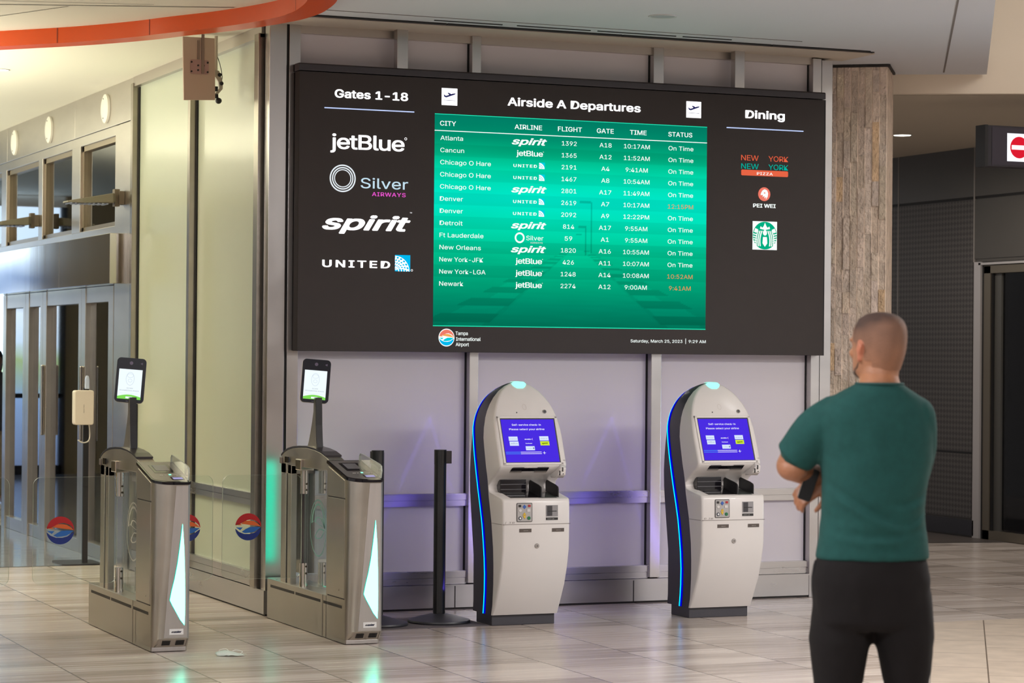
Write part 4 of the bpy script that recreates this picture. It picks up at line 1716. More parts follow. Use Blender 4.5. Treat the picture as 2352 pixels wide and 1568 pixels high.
    for key in ('red', 'blu', 'org'):
        P = [(.76 + u * .128 * -1, .595 + v * .145) for u, v in EMB[key]]
        cx = sum(p[0] for p in P) / len(P)
        cz = sum(p[1] for p in P) / len(P)
        Q = [(cx + (p[0] - cx) * .80, cz + (p[1] - cz) * .80) for p in P]
        n_ = len(P)
        m.add([E_(*p) for p in P + Q], [(i, (i + 1) % n_, n_ + (i + 1) % n_, n_ + i) for i in range(n_)])
    obj('etched_emblem', m, ETCH if lit else ETCH_W, inf)
    # pivots
    for px in (.035, .150):
        m = MB()
        m.box(px - .042, px + .042, .795, .895, .930, .996) if px < .1 else m.box(px - .05, px + .03, .81, .885, .925, .978)
        pv = obj('pivot_bracket', m, CHROME, g, bevel=.006)
        m = MB()
        m.cyl((px, .85, .795), (px, .85, .93), .024)
        m.cyl((px, .85, .792), (px, .85, .797), .025)
        q = obj('pivot_clamp', m, CHROME, g, smooth=True)
        for z in (.815, .85):
            sc_ = MB()
            sc_.cyl((px + .008, .828, z), (px + .008, .8255, z), .006)
            obj('pivot_screw', sc_, mat('screw_dark', rgb(70, 62, 50), .4, .7), q)
        m = MB()
        m.cyl((px, .85, .245), (px, .85, .385), .024)
        m.cyl((px, .85, .245), (px, .85, .275), .0252)
        q = obj('pivot_clamp', m, CHROME, g, smooth=True)
        for z in (.325, .365):
            sc_ = MB()
            sc_.cyl((px + .008, .828, z), (px + .008, .8255, z), .006)
            obj('pivot_screw', sc_, mat('screw_dark', rgb(70, 62, 50), .4, .7), q)
    if left:
        flap(g, .02, -.462)
    if right:
        flap(g, .170, .585)
    # --- stalk and face scanner
    prof = [(.850, 1.050), (.812, 1.10), (.780, 1.16), (.752, 1.22), (.730, 1.28), (.726, 1.36), (.700, 1.36), (.694, 1.28), (.690, 1.20), (.680, 1.12), (.668, 1.050)]
    m = MB()
    m.prism(prof, 'x', .048, .078)
    st = obj('scanner_stalk', m, STEEL_G, g)
    m = MB()
    front = [(.700, 1.36), (.694, 1.28), (.690, 1.20), (.680, 1.12), (.668, 1.050)]
    m.prism(front + [(y - .012, z) for y, z in front][::-1], 'x', .049, .086)
    obj('stalk_cover', m, MATTB, st)
    rot = Matrix.Translation((.064, .745, 1.455)) @ Matrix.Rotation(R(-14), 4, 'Z') @ Matrix.Rotation(R(-6), 4, 'X') @ Matrix.Rotation(R(4.3), 4, 'Y')

    def pod(name, mb, mats, parent, **kw):
        mb.v = [tuple(rot @ Vector(p)) for p in mb.v]
        return obj(name, mb, mats, parent, **kw)
    m = MB()
    m.prism(rrect(-.083, .083, -.128, .128, .024, 6), 'y', -.006, .022)
    pd = pod('scanner_back', m, mat('scanner_pale_back', rgb(196, 186, 170), .4), g, bevel=.003, smooth=True)
    m = MB()
    m.prism(rrect(-.0825, .0825, -.127, .127, .023, 6), 'y', -.012, -.005)
    fc = pod('scanner_face', m, mat('scanner_face_black', rgb(10, 7, 22), .25, spec=.15), g, smooth=True)
    m = MB()
    S = lambda a, b_: (a, -.0125, b_)
    S2 = lambda a, b_: (a, -.0132, b_)
    poly(m, [(-.067, -.108), (.064, -.108), (.064, .062), (-.067, .062)], S, 0)
    arc = [(-.067, -.108), (.064, -.108), (.064, -.094)] + [(.064 - .131 * i / 10, -.094 + .012 * math.sin(math.pi * i / 10)) for i in range(1, 10)] + [(-.067, -.094)]
    poly(m, arc, S2, 1)
    # a faint passport drawing, the prompt and the small print
    ringmesh(m, -.002, .008, .024, .038, .0022, S2, 24, 2)
    ringmesh(m, -.002, .026, .018, .012, .0018, S2, 20, 2)
    ringmesh(m, -.002, -.002, .012, .010, .0018, S2, 16, 2)
    text(m, 'SCAN', -.018, .016, -.049, .0095, S2, .0, 0, 1, 3)
    text(m, 'BOARDING PASS', -.056, .052, -.0625, .0095, S2, .0, 0, 1, 3)
    text(m, 'face camera and scan', -.054, .050, -.077, .006, S2, 0, 0, 1, 2)
    poly(m, [(-.020, -.104), (.018, -.104), (.018, -.094), (-.020, -.094)], lambda a, b_: (a, -.0138, b_), 0)
    pod('scanner_screen', m, [SCREENW, E_LGREEN, E_PALE, E_GREY], fc)
    m = MB()
    m.cyl((-.002, -.012, .098), (-.002, -.0128, .098), .010)
    pod('scanner_camera', m, mat('camera_grey', rgb(92, 80, 104), .4), fc)
    m = MB()
    m.add([(.048, -.0128, .098), (.062, -.0128, .091), (.062, -.0128, .105)], [(0, 1, 2)])
    pod('arrow_mark', m, mat('camera_grey', rgb(92, 80, 104), .4), fc)
    m = MB()
    text(m, 'iden', -.015, .015, -.1225, .008, S)
    pod('scanner_lettering', m, mat('face_ink', rgb(150, 150, 160), .5), fc)
    return g


make_gate((-.01, -1.55, 0), 'steel boarding gate directly in front of the steel corner post, its rear lamp glowing teal', True, False, True)
make_gate((-1.11, -1.535, 0), 'steel boarding gate standing free in the passage, with clear leaves to both sides', True, True, False)
make_gate((-2.29, -1.535, 0), 'gate cut off by the photo, only the tip of its clear leaf showing', False, True, False)
# ------------------------------------------------------------------ self-service kiosks (local y = 0 at world Y -0.85)
OY = .85


def make_kiosk(loc, label, mark):
    k = thing('check_in_kiosk', loc, label, 'kiosk')
    ZS = [.064, .125, .165, .27, .34, .43, .56, .665, .77, .876, .95, 1.05, 1.12, 1.20, 1.28, 1.36, 1.42, 1.455]
    Y1 = [-.944, -.966, -.976, -.983, -.984, -.983, -.968, -.938, -.905, -.885, -.858, -.830, -.815, -.812, -.812, -.814, -.816, -.818]   # dark/white line
    YL = [-.819, -.830, -.837, -.845, -.843, -.835, -.812, -.782, -.742, -.708, -.682, -.655, -.640, -.632, -.632, -.640, -.652, -.665]   # light line
    YB = [-.641, -.650, -.653, -.658, -.657, -.654, -.630, -.612, -.594, -.586, -.590, -.602, -.618, -.628, -.632, -.640, -.652, -.665]   # back

    def hw(z):
        if z < .50:
            return interp(z, [.064, .2, .5], [.212, .214, .217])
        if z <= 1.15:
            return .217
        q = (z - 1.15) / .306
        return .217 * math.sqrt(max(0, 1 - q * q))
    # arch outline, from the lower left over the apex to the lower right
    zs = [.064, .125, .20, .30, .40, .50, .60, .70, .80, .90, 1.0, 1.08, 1.15]
    right = [(hw(z), z) for z in zs] + [(.217 * math.cos(R(a)), 1.15 + .306 * math.sin(R(a))) for a in range(6, 90, 6)]
    arch = [(-x, z) for x, z in right] + [(0, 1.456)] + right[::-1]
    i_top = len(right)

    def hood(t, grow=0.0):
        """t = 0 at the dark/white line, 1 at the back"""
        ring = []
        for x, z in arch:
            y1, yb = interp(z, ZS, Y1), interp(z, ZS, YB)
            up = max(0, z - 1.12) / .336
            y = y1 + (yb - y1) * t
            ring.append((x * (1 - .02 * t * t) + (grow if x > 0 else -grow if x < 0 else 0), y + OY, z - .03 * t * t * up + grow * up))
        return ring
    m = MB()
    rings = [hood(t) for t in (0, .06, .2, .4, .6, .8, .93, 1.0)]
    m.loft(rings, closed=True, cap0=True, cap1=True)
    sh = obj('dark_shell', m, SHELL, k, smooth=35)
    # light line; its blue glow on the shell is put in as a ribbon
    def ribbon(off0, off1, grow, z_lo):
        a, b = [], []
        for i, (x, z) in enumerate(arch):
            yl, y1, yb = interp(z, ZS, YL), interp(z, ZS, Y1), interp(z, ZS, YB)
            for lst, off in ((a, off0), (b, off1)):
                y = min(yl + off, yb - .0005)
                t = (y - y1) / (yb - y1)
                up = max(0, z - 1.12) / .336
                xx = x * (1 - .02 * t * t)
                lst.append((xx + math.copysign(grow, x) * (1 if abs(x) > .001 else 0), y + OY, z - .03 * t * t * up + grow * up))
        return a, b
    m = MB()
    a, b = ribbon(-.006, .008, .0022, 0)
    m.loft([a, b], closed=False, cap0=False, cap1=False)
    obj('light_line', m, CYAN, sh)
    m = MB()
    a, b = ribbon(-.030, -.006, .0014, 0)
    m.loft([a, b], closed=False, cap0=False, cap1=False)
    obj('light_halo', m, BLUEG, sh)
    # blue backlight thrown from the shell at the wall and the floor
    for sx in (-1, 1):
        d = bpy.data.lights.new('kiosk_backlight', 'AREA')
        d.shape = 'RECTANGLE'
        d.size, d.size_y = .03, 1.1
        d.energy = .7
        d.color = (.16, .10, 1.0)
        lo = bpy.data.objects.new('kiosk_backlight', d)
        COL.objects.link(lo)
        lo.location = (sx * .20, .24, .70)
        lo.rotation_euler = Vector((sx * .45, 1, 0)).to_track_quat('-Z', 'Z').to_euler()
        lo.parent = k
    # white body: front profile from the foot up to the apex
    prof = [(.065, -.958), (.125, -.998), (.252, -1.064), (.361, -1.100), (.467, -1.122), (.624, -1.124), (.745, -1.121), (.760, -1.116), (.767, -1.104),
            (.785, -1.00), (.798, -.918), (.815, -.903), (.836, -.898), (.862, -.925), (.895, -.985), (.930, -1.045), (.950, -1.066), (.962, -1.072), (.975, -1.068),
            (1.06, -1.033), (1.12, -1.008), (1.18, -.984), (1.24, -.956), (1.28, -.937), (1.32, -.915), (1.36, -.892), (1.40, -.867), (1.43, -.843), (1.45, -.826)]
    m = MB()
    rings = []
    for z, y in prof:
        w = hw(z) + (.002 if z < 1.15 else 0)
        y1 = interp(z, ZS, Y1)
        y = min(y, y1 - .004)
        r = min(.016, abs(y1 - y) * .6, w * .5)
        rings.append([(-w, y1 + OY, z), (-w, y + r + OY, z), (-w + r * .3, y + r * .3 + OY, z), (-w + r, y + OY, z),
                      (w - r, y + OY, z), (w - r * .3, y + r * .3 + OY, z), (w, y + r + OY, z), (w, y1 + OY, z)])
    m.loft(rings)
    bd = obj('white_body', m, WHITE_PL, k, smooth=50)
    m = MB()
    m.loft([[(-.205, -.935 + OY, 0), (.205, -.935 + OY, 0), (.205, -.69 + OY, 0), (-.205, -.69 + OY, 0)],
            [(-.205, -.935 + OY, .066), (.205, -.935 + OY, .066), (.205, -.69 + OY, .066), (-.205, -.69 + OY, .066)]])
    obj('plinth', m, PLINTH, k, bevel=.004)
    fz = [z for z, y in prof]
    fy_ = [y for z, y in prof]
    fr = lambda x, z, d=.0: (x, interp(z, fz, fy_) - d + OY, z)
    # top light
    m = MB()
    rows = []
    for i in range(7):
        z = 1.418 + .040 * i / 6
        w = .050 * math.sqrt(max(0, 1 - ((1.455 - z) / .040) ** 2)) if z < 1.455 else .046
        w = min(w, max(.004, hw(min(z, 1.4545)) + .004))
        rows.append([fr(-w + 2 * w * j / 8, min(z, 1.45), .003) for j in range(9)])
        rows[-1] = [(p[0], p[1], z) for p in rows[-1]]
    m.loft(rows, closed=False, cap0=False, cap1=False)
    m.loft([[(-.046 + .092 * j / 8, -.829 + OY, 1.4585 - .004 * abs(j - 4) ** 2 / 16) for j in range(9)],
            [(-.046 + .092 * j / 8, -.80 + OY, 1.4595 - .005 * abs(j - 4) ** 2 / 16) for j in range(9)]], closed=False, cap0=False, cap1=False)
    obj('top_light', m, TEAL_T, bd)
    # screen: tilted bezel with the lit face
    m = MB()
    P = lambda x, z, d: (x, -1.061 + (z - .981) * (.104 / .256) - d + OY, z)
    def slab(mb, x0, x1, z0, z1, d0, d1, kk=0):
        mb.loft([[P(x0, z0, d0), P(x1, z0, d0), P(x1, z1, d0), P(x0, z1, d0)], [P(x0, z0, d1), P(x1, z0, d1), P(x1, z1, d1), P(x0, z1, d1)]], k=kk)
    slab(m, -.181, .184, .976, 1.243, -.005, .0095)
    bz = obj('screen_bezel', m, MATTB, k, bevel=.002)
    # pale raised rim around the glass
    m = MB()
    for x0, x1, z0, z1 in ((-.192, -.178, .968, 1.251), (.178, .194, .968, 1.251), (-.192, .194, .966, .979), (-.192, .194, 1.2395, 1.252)):
        slab(m, x0, x1, z0, z1, -.008, .0115)
    obj('screen_rim', m, WHITE_PL, bz, bevel=.002)
    Sx = lambda x, z: P(x, z, .0100)
    Sy = lambda x, z: P(x, z, .0106)
    Sz = lambda x, z: P(x, z, .0112)
    m = MB()
    poly(m, [(-.174, .982), (.171, .982), (.171, 1.233), (-.174, 1.233)], Sx, 0)
    text(m, 'Self-service check-in', -.106, .083, 1.196, .0145, Sy, .012, 0, 1, 1)
    text(m, 'Please select your airline', -.127, .102, 1.170, .0145, Sy, .012, 0, 1, 1)
    for x0, x1, z0, z1, c in ((-.139, -.081, 1.107, 1.132, 2), (-.137, -.079, 1.078, 1.103, 2), (.061, .120, 1.108, 1.133, 2), (.062, .121, 1.079, 1.104, 3),
                              (-.037, .021, 1.051, 1.075, 2)):
        poly(m, [(x0, z0), (x1, z0), (x1, z1), (x0, z1)], Sy, c)
    text(m, 'jetBlue', -.130, -.086, 1.088, .011, Sz, 0, 0, 1, 5)
    text(m, 'spirit', .072, .110, 1.088, .011, Sz, .03, .25, 1, 6)
    text(m, 'american', -.134, -.087, 1.116, .007, Sz, 0, 0, 1, 5)
    text(m, 'alaska air', .067, .114, 1.117, .007, Sz, 0, 0, 1, 5)
    text(m, 'united', -.031, .005, 1.060, .007, Sz, 0, 0, 1, 5)
    poly(m, [(.009, 1.058), (.018, 1.058), (.018, 1.068), (.009, 1.068)], Sz, 5)
    text(m, 'avelo', -.036, .004, 1.113, .0095, Sy, .03, 0, 1, 1)
    poly(m, [(.007, 1.116), (.018, 1.123), (.013, 1.116), (.018, 1.109)], Sy, 7)
    text(m, 'Southwest', -.034, .008, 1.089, .0075, Sy, .02, 0, 1, 1)
    for i in range(12):
        x0 = -.170 + i * .0193
        for z in (1.0405, 1.031):
            poly(m, [(x0, z - .0016), (x0 + .0194, z - .0016), (x0 + .0194, z + .0016), (x0, z + .0016)], Sy, 4 if i < 5 else 1)
    poly(m, [(.066, 1.0352), (.076, 1.0365), (.079, 1.044), (.081, 1.044), (.081, 1.0365), (.090, 1.036), (.090, 1.0345), (.081, 1.034), (.081, 1.027), (.079, 1.027),
             (.076, 1.034)], Sy, 1)
    obj('touch_screen', m, [E_KIOSK, emis('kiosk_white', (.90, .90, 1, 1), 1.0), emis('kiosk_button', (.70, .80, 1, 1), 1), E_LIME,
                            emis('kiosk_stripe_blue', (.06, .30, .95, 1), 1), emis('kiosk_ink', (.22, .30, .44, 1), 1), emis('kiosk_dark_ink', (.03, .08, .0, 1), 1),
                            emis('kiosk_pink', (.8, .5, .9, 1), 1)], bz)
    # camera, ring mark, lens
    m = MB()
    c0 = fr(.126, 1.278, .0)
    nrm = Vector((0, -.90, .42)).normalized()
    m.cyl(Vector(c0) - nrm * .004, Vector(c0) + nrm * .004, .0125)
    ln = obj('camera_lens', m, mat('lens_chrome', (.42, .42, .42, 1), .2, .9), k, smooth=True)
    m = MB()
    m.cyl(Vector(c0) + nrm * .004, Vector(c0) + nrm * .0046, .008)
    obj('lens_glass', m, mat('lens_dark', rgb(78, 78, 84), .1), ln)
    m = MB()
    c0 = Vector(fr(-.057, 1.273, 0))
    m.cyl(c0 - nrm * .002, c0 + nrm * .0015, .0045)
    obj('indicator_dot', m, mat('dot_grey', rgb(96, 94, 94), .4), bd)
    m = MB()
    ringmesh(m, 0, 1.306, .013, .017, .0013, lambda x, z: fr(x, z, .0012), 26)
    obj('oval_mark', m, mat('mark_grey', rgb(190, 178, 170), .5), bd)
    # document slot under the screen
    m = MB()
    m.loft([[fr(-.140, .926, .004), fr(.100, .926, .004), fr(.104, .946, .004), fr(-.136, .946, .004)],
            [fr(-.140, .926, -.01), fr(.100, .926, -.01), fr(.104, .946, -.01), fr(-.136, .946, -.01)]])
    sl = obj('document_slot', m, GLOSSB, k)
    for x0, x1 in ((-.138, -.065), (.02, .098)):
        m = MB()
        m.loft([[fr(x0, .917, .010), fr(x1, .917, .010), fr(x1, .926, .012), fr(x0, .926, .012)],
                [fr(x0, .917, .004), fr(x1, .917, .004), fr(x1, .926, .004), fr(x0, .926, .004)]])
        obj('slot_tab', m, mat('clear_tab', rgb(170, 164, 160), .15), sl)
    for x0, x1 in ((-.130, -.06), (.03, .100)):
        m = MB()
        m.loft([[fr(x0, .944, .007), fr(x1, .944, .007), fr(x1, .950, .007), fr(x0, .950, .007)],
                [fr(x0, .944, .0), fr(x1, .944, .0), fr(x1, .950, .0), fr(x0, .950, .0)]])
        obj('slot_roller', m, mat('roller_grey', rgb(60, 58, 58), .4), sl)
    # card reader bump at the right, with two slits
    m = MB()
    cx = .168
    m.loft([[(cx - .028, -1.060 + OY, .885), (cx + .034, -1.060 + OY, .885), (cx + .034, -1.0 + OY, .885), (cx - .028, -1.0 + OY, .885)],
            [(cx - .022, -1.100 + OY, .905), (cx + .034, -1.092 + OY, .905), (cx + .034, -1.0 + OY, .905), (cx - .026, -1.0 + OY, .905)],
            [(cx - .004, -1.105 + OY, .945), (cx + .034, -1.100 + OY, .945), (cx + .034, -1.0 + OY, .945), (cx - .010, -1.0 + OY, .945)],
            [(cx + .002, -1.075 + OY, .965), (cx + .034, -1.075 + OY, .965), (cx + .034, -1.0 + OY, .965), (cx + .0, -1.0 + OY, .965)]])
    cr = obj('card_reader', m, WHITE_PL, k, bevel=.006, smooth=True)
    m = MB()
    m.box(cx + .006, cx + .0085, -1.111 + OY, -1.09 + OY, .925, .950)
    m.box(cx - .012, cx - .0095, -1.109 + OY, -1.09 + OY, .903, .930)
    m.box(cx + .012, cx + .016, -1.104 + OY, -1.09 + OY, .909, .913)
    obj('card_slit', m, BLACK, cr)
    m = MB()
    text(m, '~', .195, .208, .990, .008, lambda x, z: fr(x, z, .0015), .01)
    text(m, 'n', .200, .210, .988, .006, lambda x, z: fr(x, z, .0015))
    obj('small_mark', m, mat('mark_ink', rgb(110, 104, 100), .5), bd)
    # recess: black printer on the left, two black fins on the right
    m = MB()
    m.box(-.165, .004, -.952 + OY, -.88 + OY, .790, .872)
    m.prism([(-1.085 + OY, .770), (-.93 + OY, .792), (-.93 + OY, .800), (-1.085 + OY, .7735)], 'x', -.155, .055)
    pr = obj('printer_mouth', m, GLOSSB, k, bevel=.003)
    m = MB()
    for z in (.812, .842):
        m.box(-.163, .002, -.957 + OY, -.950 + OY, z, z + .004)
    obj('printer_edge', m, mat('printer_edge_grey', rgb(96, 94, 98), .3), pr)
    for x in (.040, .150):
        m = MB()
        m.prism([(-.915 + OY, .790), (-.915 + OY, .852), (-.93 + OY, .868), (-.985 + OY, .858), (-1.055 + OY, .846), (-1.093 + OY, .835), (-1.100 + OY, .822), (-1.100 + OY, .772), (-1.0 + OY, .782)],
                'x', x - .004, x + .004)
        obj('reader_fin', m, MATTB, bd, bevel=.002)
    m = MB()
    m.prism([(-1.095 + OY, .770), (-.93 + OY, .794), (-.93 + OY, .796), (-1.095 + OY, .772)], 'x', .046, .145)
    obj('passport_window', m, mat('passport_glass', rgb(82, 88, 84), .12), bd)
    # key pad
    m = MB()
    m.loft([[fr(x, z, .0035) for x, z in rrect(-.130, -.030, .631, .743, .006, 3)], [fr(x, z, -.002) for x, z in rrect(-.130, -.030, .631, .743, .006, 3)]])
    kp = obj('key_pad', m, mat('pad_frame', rgb(46, 42, 42), .4), k)
    m = MB()
    poly(m, rrect(-.1265, -.0335, .6345, .7395, .004, 3), lambda x, z: fr(x, z, .0042), 0)
    obj('key_pad_plate', m, mat('pad_plate', rgb(168, 164, 162), .4), kp)
    K = lambda x, z: fr(x, z, .0075)
    keys = [('black', [(-.119, .719), (-.103, .719), (-.103, .732), (-.119, .732)]), ('red', [(-.058, .719), (-.042, .719), (-.042, .732), (-.058, .732)]),
            ('blue', [(-.093, .720), (-.081, .733), (-.069, .720), (-.081, .707)]),
            ('pale', ellipse(-.108, .6985, .010, .008, 16)), ('pale', [(-.064, .691), (-.044, .691), (-.044, .707), (-.064, .707)]),
            ('yellow', [(-.092, .672), (-.080, .687), (-.071, .672)]), ('yellow', [(-.092, .669), (-.071, .669), (-.080, .648)]),
            ('navy', ellipse(-.109, .653, .0105, .0105, 18)), ('green', ellipse(-.053, .653, .0105, .0105, 18))]
    cols = {'black': (34, 30, 30), 'red': (168, 36, 38), 'blue': (52, 92, 170), 'pale': (206, 202, 200), 'yellow': (214, 176, 40), 'navy': (38, 48, 66), 'green': (24, 106, 66)}
    for nm, P_ in keys:
        m = MB()
        m.loft([[fr(x, z, .004) for x, z in P_], [K(x, z) for x, z in P_]])
        key = obj('key', m, mat('key_' + nm, rgb(*cols[nm]), .35), kp)
        if nm == 'navy':
            m = MB()
            poly(m, ellipse(-.109, .653, .006, .006, 14), lambda x, z: fr(x, z, .0082))
            obj('key_symbol', m, mat('key_symbol_white', rgb(226, 226, 224), .4), kp)
    # card picture and its label
    m = MB()
    def rect(mb, x0, x1, z0, z1, d, kk):
        mb.loft([[fr(x0, z0, d), fr(x1, z0, d), fr(x1, z1, d), fr(x0, z1, d)], [fr(x0, z0, -.002), fr(x1, z0, -.002), fr(x1, z1, -.002), fr(x0, z1, -.002)]], k=kk)
    rect(m, .060, .137, .660, .727, .0025, 0)
    rect(m, .066, .100, .664, .723, .0032, 1)
    rect(m, .070, .128, .689, .694, .0040, 2)
    rect(m, .060, .137, .639, .654, .0025, 2)
    obj('card_picture', m, [mat('picture_silver', rgb(150, 148, 150), .25, .4), mat('picture_dark', rgb(58, 56, 60), .3), mat('picture_black', rgb(34, 32, 32), .4)], bd)
    m = MB()
    text(m, 'INSERT CARD', .068, .112, .6435, .006, lambda x, z: fr(x, z, .0032))
    obj('card_lettering', m, mat('card_ink', rgb(190, 184, 180), .5), bd)
    # seam, data plates, lock
    m = MB()
    for i in range(1):
        m.loft([[fr(-.2185, .6145, .0012), fr(.2185, .6145, .0012), fr(.2185, .6175, .0012), fr(-.2185, .6175, .0012)]] * 1 +
               [[fr(-.2185, .6145, -.002), fr(.2185, .6145, -.002), fr(.2185, .6175, -.002), fr(-.2185, .6175, -.002)]])
    m.box(-.2198, -.2185, -1.11 + OY, -.955 + OY, .6145, .6170)
    obj('door_seam', m, mat('seam_grey', rgb(128, 120, 114), .7), bd)
    for x0, x1 in ((-.112, -.034), (.100, .178)):
        m = MB()
        rect(m, x0, x1, .569, .590, .002, 0)
        text(m, 'SERVICE', x0 + .026, x1 - .022, .5765, .006, lambda x, z: fr(x, z, .0026), 0, 0, 1, 1)
        obj('data_plate', m, [mat('plate_dark', rgb(92, 84, 80), .35, .4), mat('card_ink', rgb(190, 184, 180), .5)], bd)
    m = MB()
    c0 = Vector(fr(.003, .487, 0))
    m.cyl(c0, c0 + Vector((0, -.006, 0)), .0145)
    lk = obj('lock', m, mat('lock_metal', (.40, .38, .37, 1), .3, .9), k, smooth=True, bevel=.002)
    m = MB()
    m.box(-.001, .007, -1.1305 + OY, -1.128 + OY, .485, .489)
    obj('key_hole', m, BLACK, lk)
    m = MB()
    text(m, mark, -.204, -.142, .622, .014, lambda x, z: fr(x, z, .0008), -.006, .15, 1.1)
    obj('pen_mark', m, mat('pen_grey', rgb(126, 118, 114), .6), bd)
    return k


make_kiosk((1.335, -.85, 0), 'white check-in kiosk with dark blue-lit shell, next to the black barrier posts', '[ 3R')
make_kiosk((2.660, -.842, 0), 'white check-in kiosk with dark blue-lit shell, nearer the man and stone column', 'D 3R')
# ------------------------------------------------------------------ smaller things
def stanchion(x, y, label, rz=0.0):
    t = thing('barrier_post', (x, y, 0), label, 'barrier post', rz)
    m = MB()
    m.lathe([(.001, .004), (.188, .004), (.190, .012), (.187, .020), (.150, .030), (.10, .043), (.055, .054), (.04, .056), (.001, .056)], n=56)
    obj('base', m, mat('stanchion_base', rgb(44, 43, 48), .45), t, smooth=30)
    m = MB()
    m.cyl((0, 0, .055), (0, 0, 1.040), .0355, n=36)
    for a in (R(-20), R(70), R(160), R(250)):
        d = Vector((math.cos(a), math.sin(a)))
        m.box(d.x * .035 - .003, d.x * .035 + .003, d.y * .035 - .003, d.y * .035 + .003, .06, 1.03)
    p = obj('post', m, MATTB, t, smooth=30)
    m = MB()
    m.cyl((0, 0, .955), (0, 0, 1.043), .0375, n=36)
    h = obj('belt_head', m, mat('belt_head_black', rgb(24, 24, 25), .35), t, smooth=30)
    m = MB()
    m.prism(rrect(-.014, .014, .960, 1.036, .004, 3), 'x', .036, .068)
    obj('belt_clip', m, mat('belt_clip_black', rgb(44, 38, 42), .4), h)
    return t


stanchion(.897, -.665, 'slim black barrier post with a domed base, the one in plain view', R(-18))
stanchion(.487, -.690, 'black barrier post mostly hidden behind the gate at the corner post', R(100))

m = MB()
m.add([(.36, -.945, .0), (1.118, -.930, .0), (1.118, -.50, .0), (.36, -.30, .0), (.36, -.945, .003), (1.118, -.930, .003), (1.118, -.50, .003), (.36, -.30, .003)],
      [(4, 5, 6, 7), (0, 1, 5, 4), (1, 2, 6, 5), (2, 3, 7, 6), (3, 0, 4, 7)])
tag(obj('floor_mat', m, mat('grey_floor_mat', rgb(92, 84, 86), .8, var=.15, vscale=(60, 60, 60))), 'thin dark grey floor mat under the black barrier posts', 'floor mat')


def face_mask():
    t = thing('face_mask', (-.745, -1.815, 0), 'crumpled pale paper face mask dropped on the floor', 'mask', R(-20))
    m = MB()
    n, q = 12, 7
    vs = []
    for j in range(q + 1):
        for i in range(n + 1):
            u, v = i / n - .5, j / q - .5
            z = .006 + .022 * (1 - 4 * v * v) * (.55 + .45 * math.cos(u * 5 + 1)) + .005 * noise.noise(Vector((u * 9, v * 9, 1)))
            vs.append((u * .145 + .01 * math.sin(v * 7), v * .085 * (1 - .5 * abs(u)), max(.002, z)))
    fs = [(j * (n + 1) + i, j * (n + 1) + i + 1, (j + 1) * (n + 1) + i + 1, (j + 1) * (n + 1) + i) for j in range(q) for i in range(n)]
    m.add(vs, fs)
    b = obj('mask_sheet', m, mat('paper_mask', rgb(206, 214, 204), .8), t, smooth=70)
    so = b.modifiers.new('thick', 'SOLIDIFY')
    so.thickness = .0015
    for s, h in ((-1, .035), (1, .028)):
        m = MB()
        m.tube(smoothpath([(s * .05, -.02, .012), (s * .062, 0, h * .8), (s * .03, .02, h), (s * .01, .0, .026)], 6), .0014, 6)
        obj('ear_loop', m, mat('loop_white', rgb(226, 226, 220), .7), t, smooth=True)


face_mask()


def disc_light(y, label):
    t = thing('wall_disc', (-.001, y, 3.49), label, 'wall fitting', group=None)
    m = MB()
    m.cyl((0, 0, 0), (-.018, 0, 0), .112, .112, 40)
    m.cyl((-.018, 0, 0), (-.028, 0, 0), .105, .086, 40)
    b = obj('disc_plate', m, mat('disc_white', rgb(238, 234, 220), .5), t, smooth=35)
    for z in (.075, -.075):
        s = MB()
        s.cyl((-.024, 0, z), (-.030, 0, z), .006)
        obj('disc_screw', s, STEEL_D, b)


disc_light(4.165, 'round white disc on the band over the doors, largest of the three')
disc_light(6.17, 'round white disc on the band over the doors, middle of the three')
disc_light(7.60, 'round white disc on the band over the doors, smallest of the three')


def flood(y, z, label):
    t = thing('door_floodlight', (0, y, z), label, 'floodlight')
    m = MB()
    m.box(-.045, -.0, -.05, .05, -.05, .05)
    m.box(-.075, -.035, -.035, .035, -.065, .065)
    obj('wall_bracket', m, mat('flood_bracket', rgb(104, 92, 76), .5, .2), t, bevel=.004)
    m = MB()
    m.loft([[(-.07, -.05, -.035), (-.07, .05, -.035), (-.07, .05, .03), (-.07, -.05, .03)],
            [(-.10, -.09, -.04), (-.10, .09, -.04), (-.10, .09, .03), (-.10, -.09, .03)],
            [(-.33, -.10, -.050), (-.33, .10, -.050), (-.33, .10, -.015), (-.33, -.10, -.015)],
            [(-.44, -.08, -.048), (-.44, .08, -.048), (-.44, .08, -.036), (-.44, -.08, -.036)]])
    b = obj('lamp_body', m, mat('flood_body', rgb(128, 122, 104), .45, .3), t, bevel=.004)
    m = MB()
    for i in range(9):
        m.box(-.42 + i * .034, -.405 + i * .034, -.085, .085, -.056, -.047)
    obj('cooling_fin', m, mat('flood_fin', rgb(150, 156, 176), .3, .5), b)


flood(3.62, 2.77, 'flat floodlight arm over the doors, beside the frosted panels')
flood(6.62, 2.74, 'flat floodlight arm farther along over the doors')


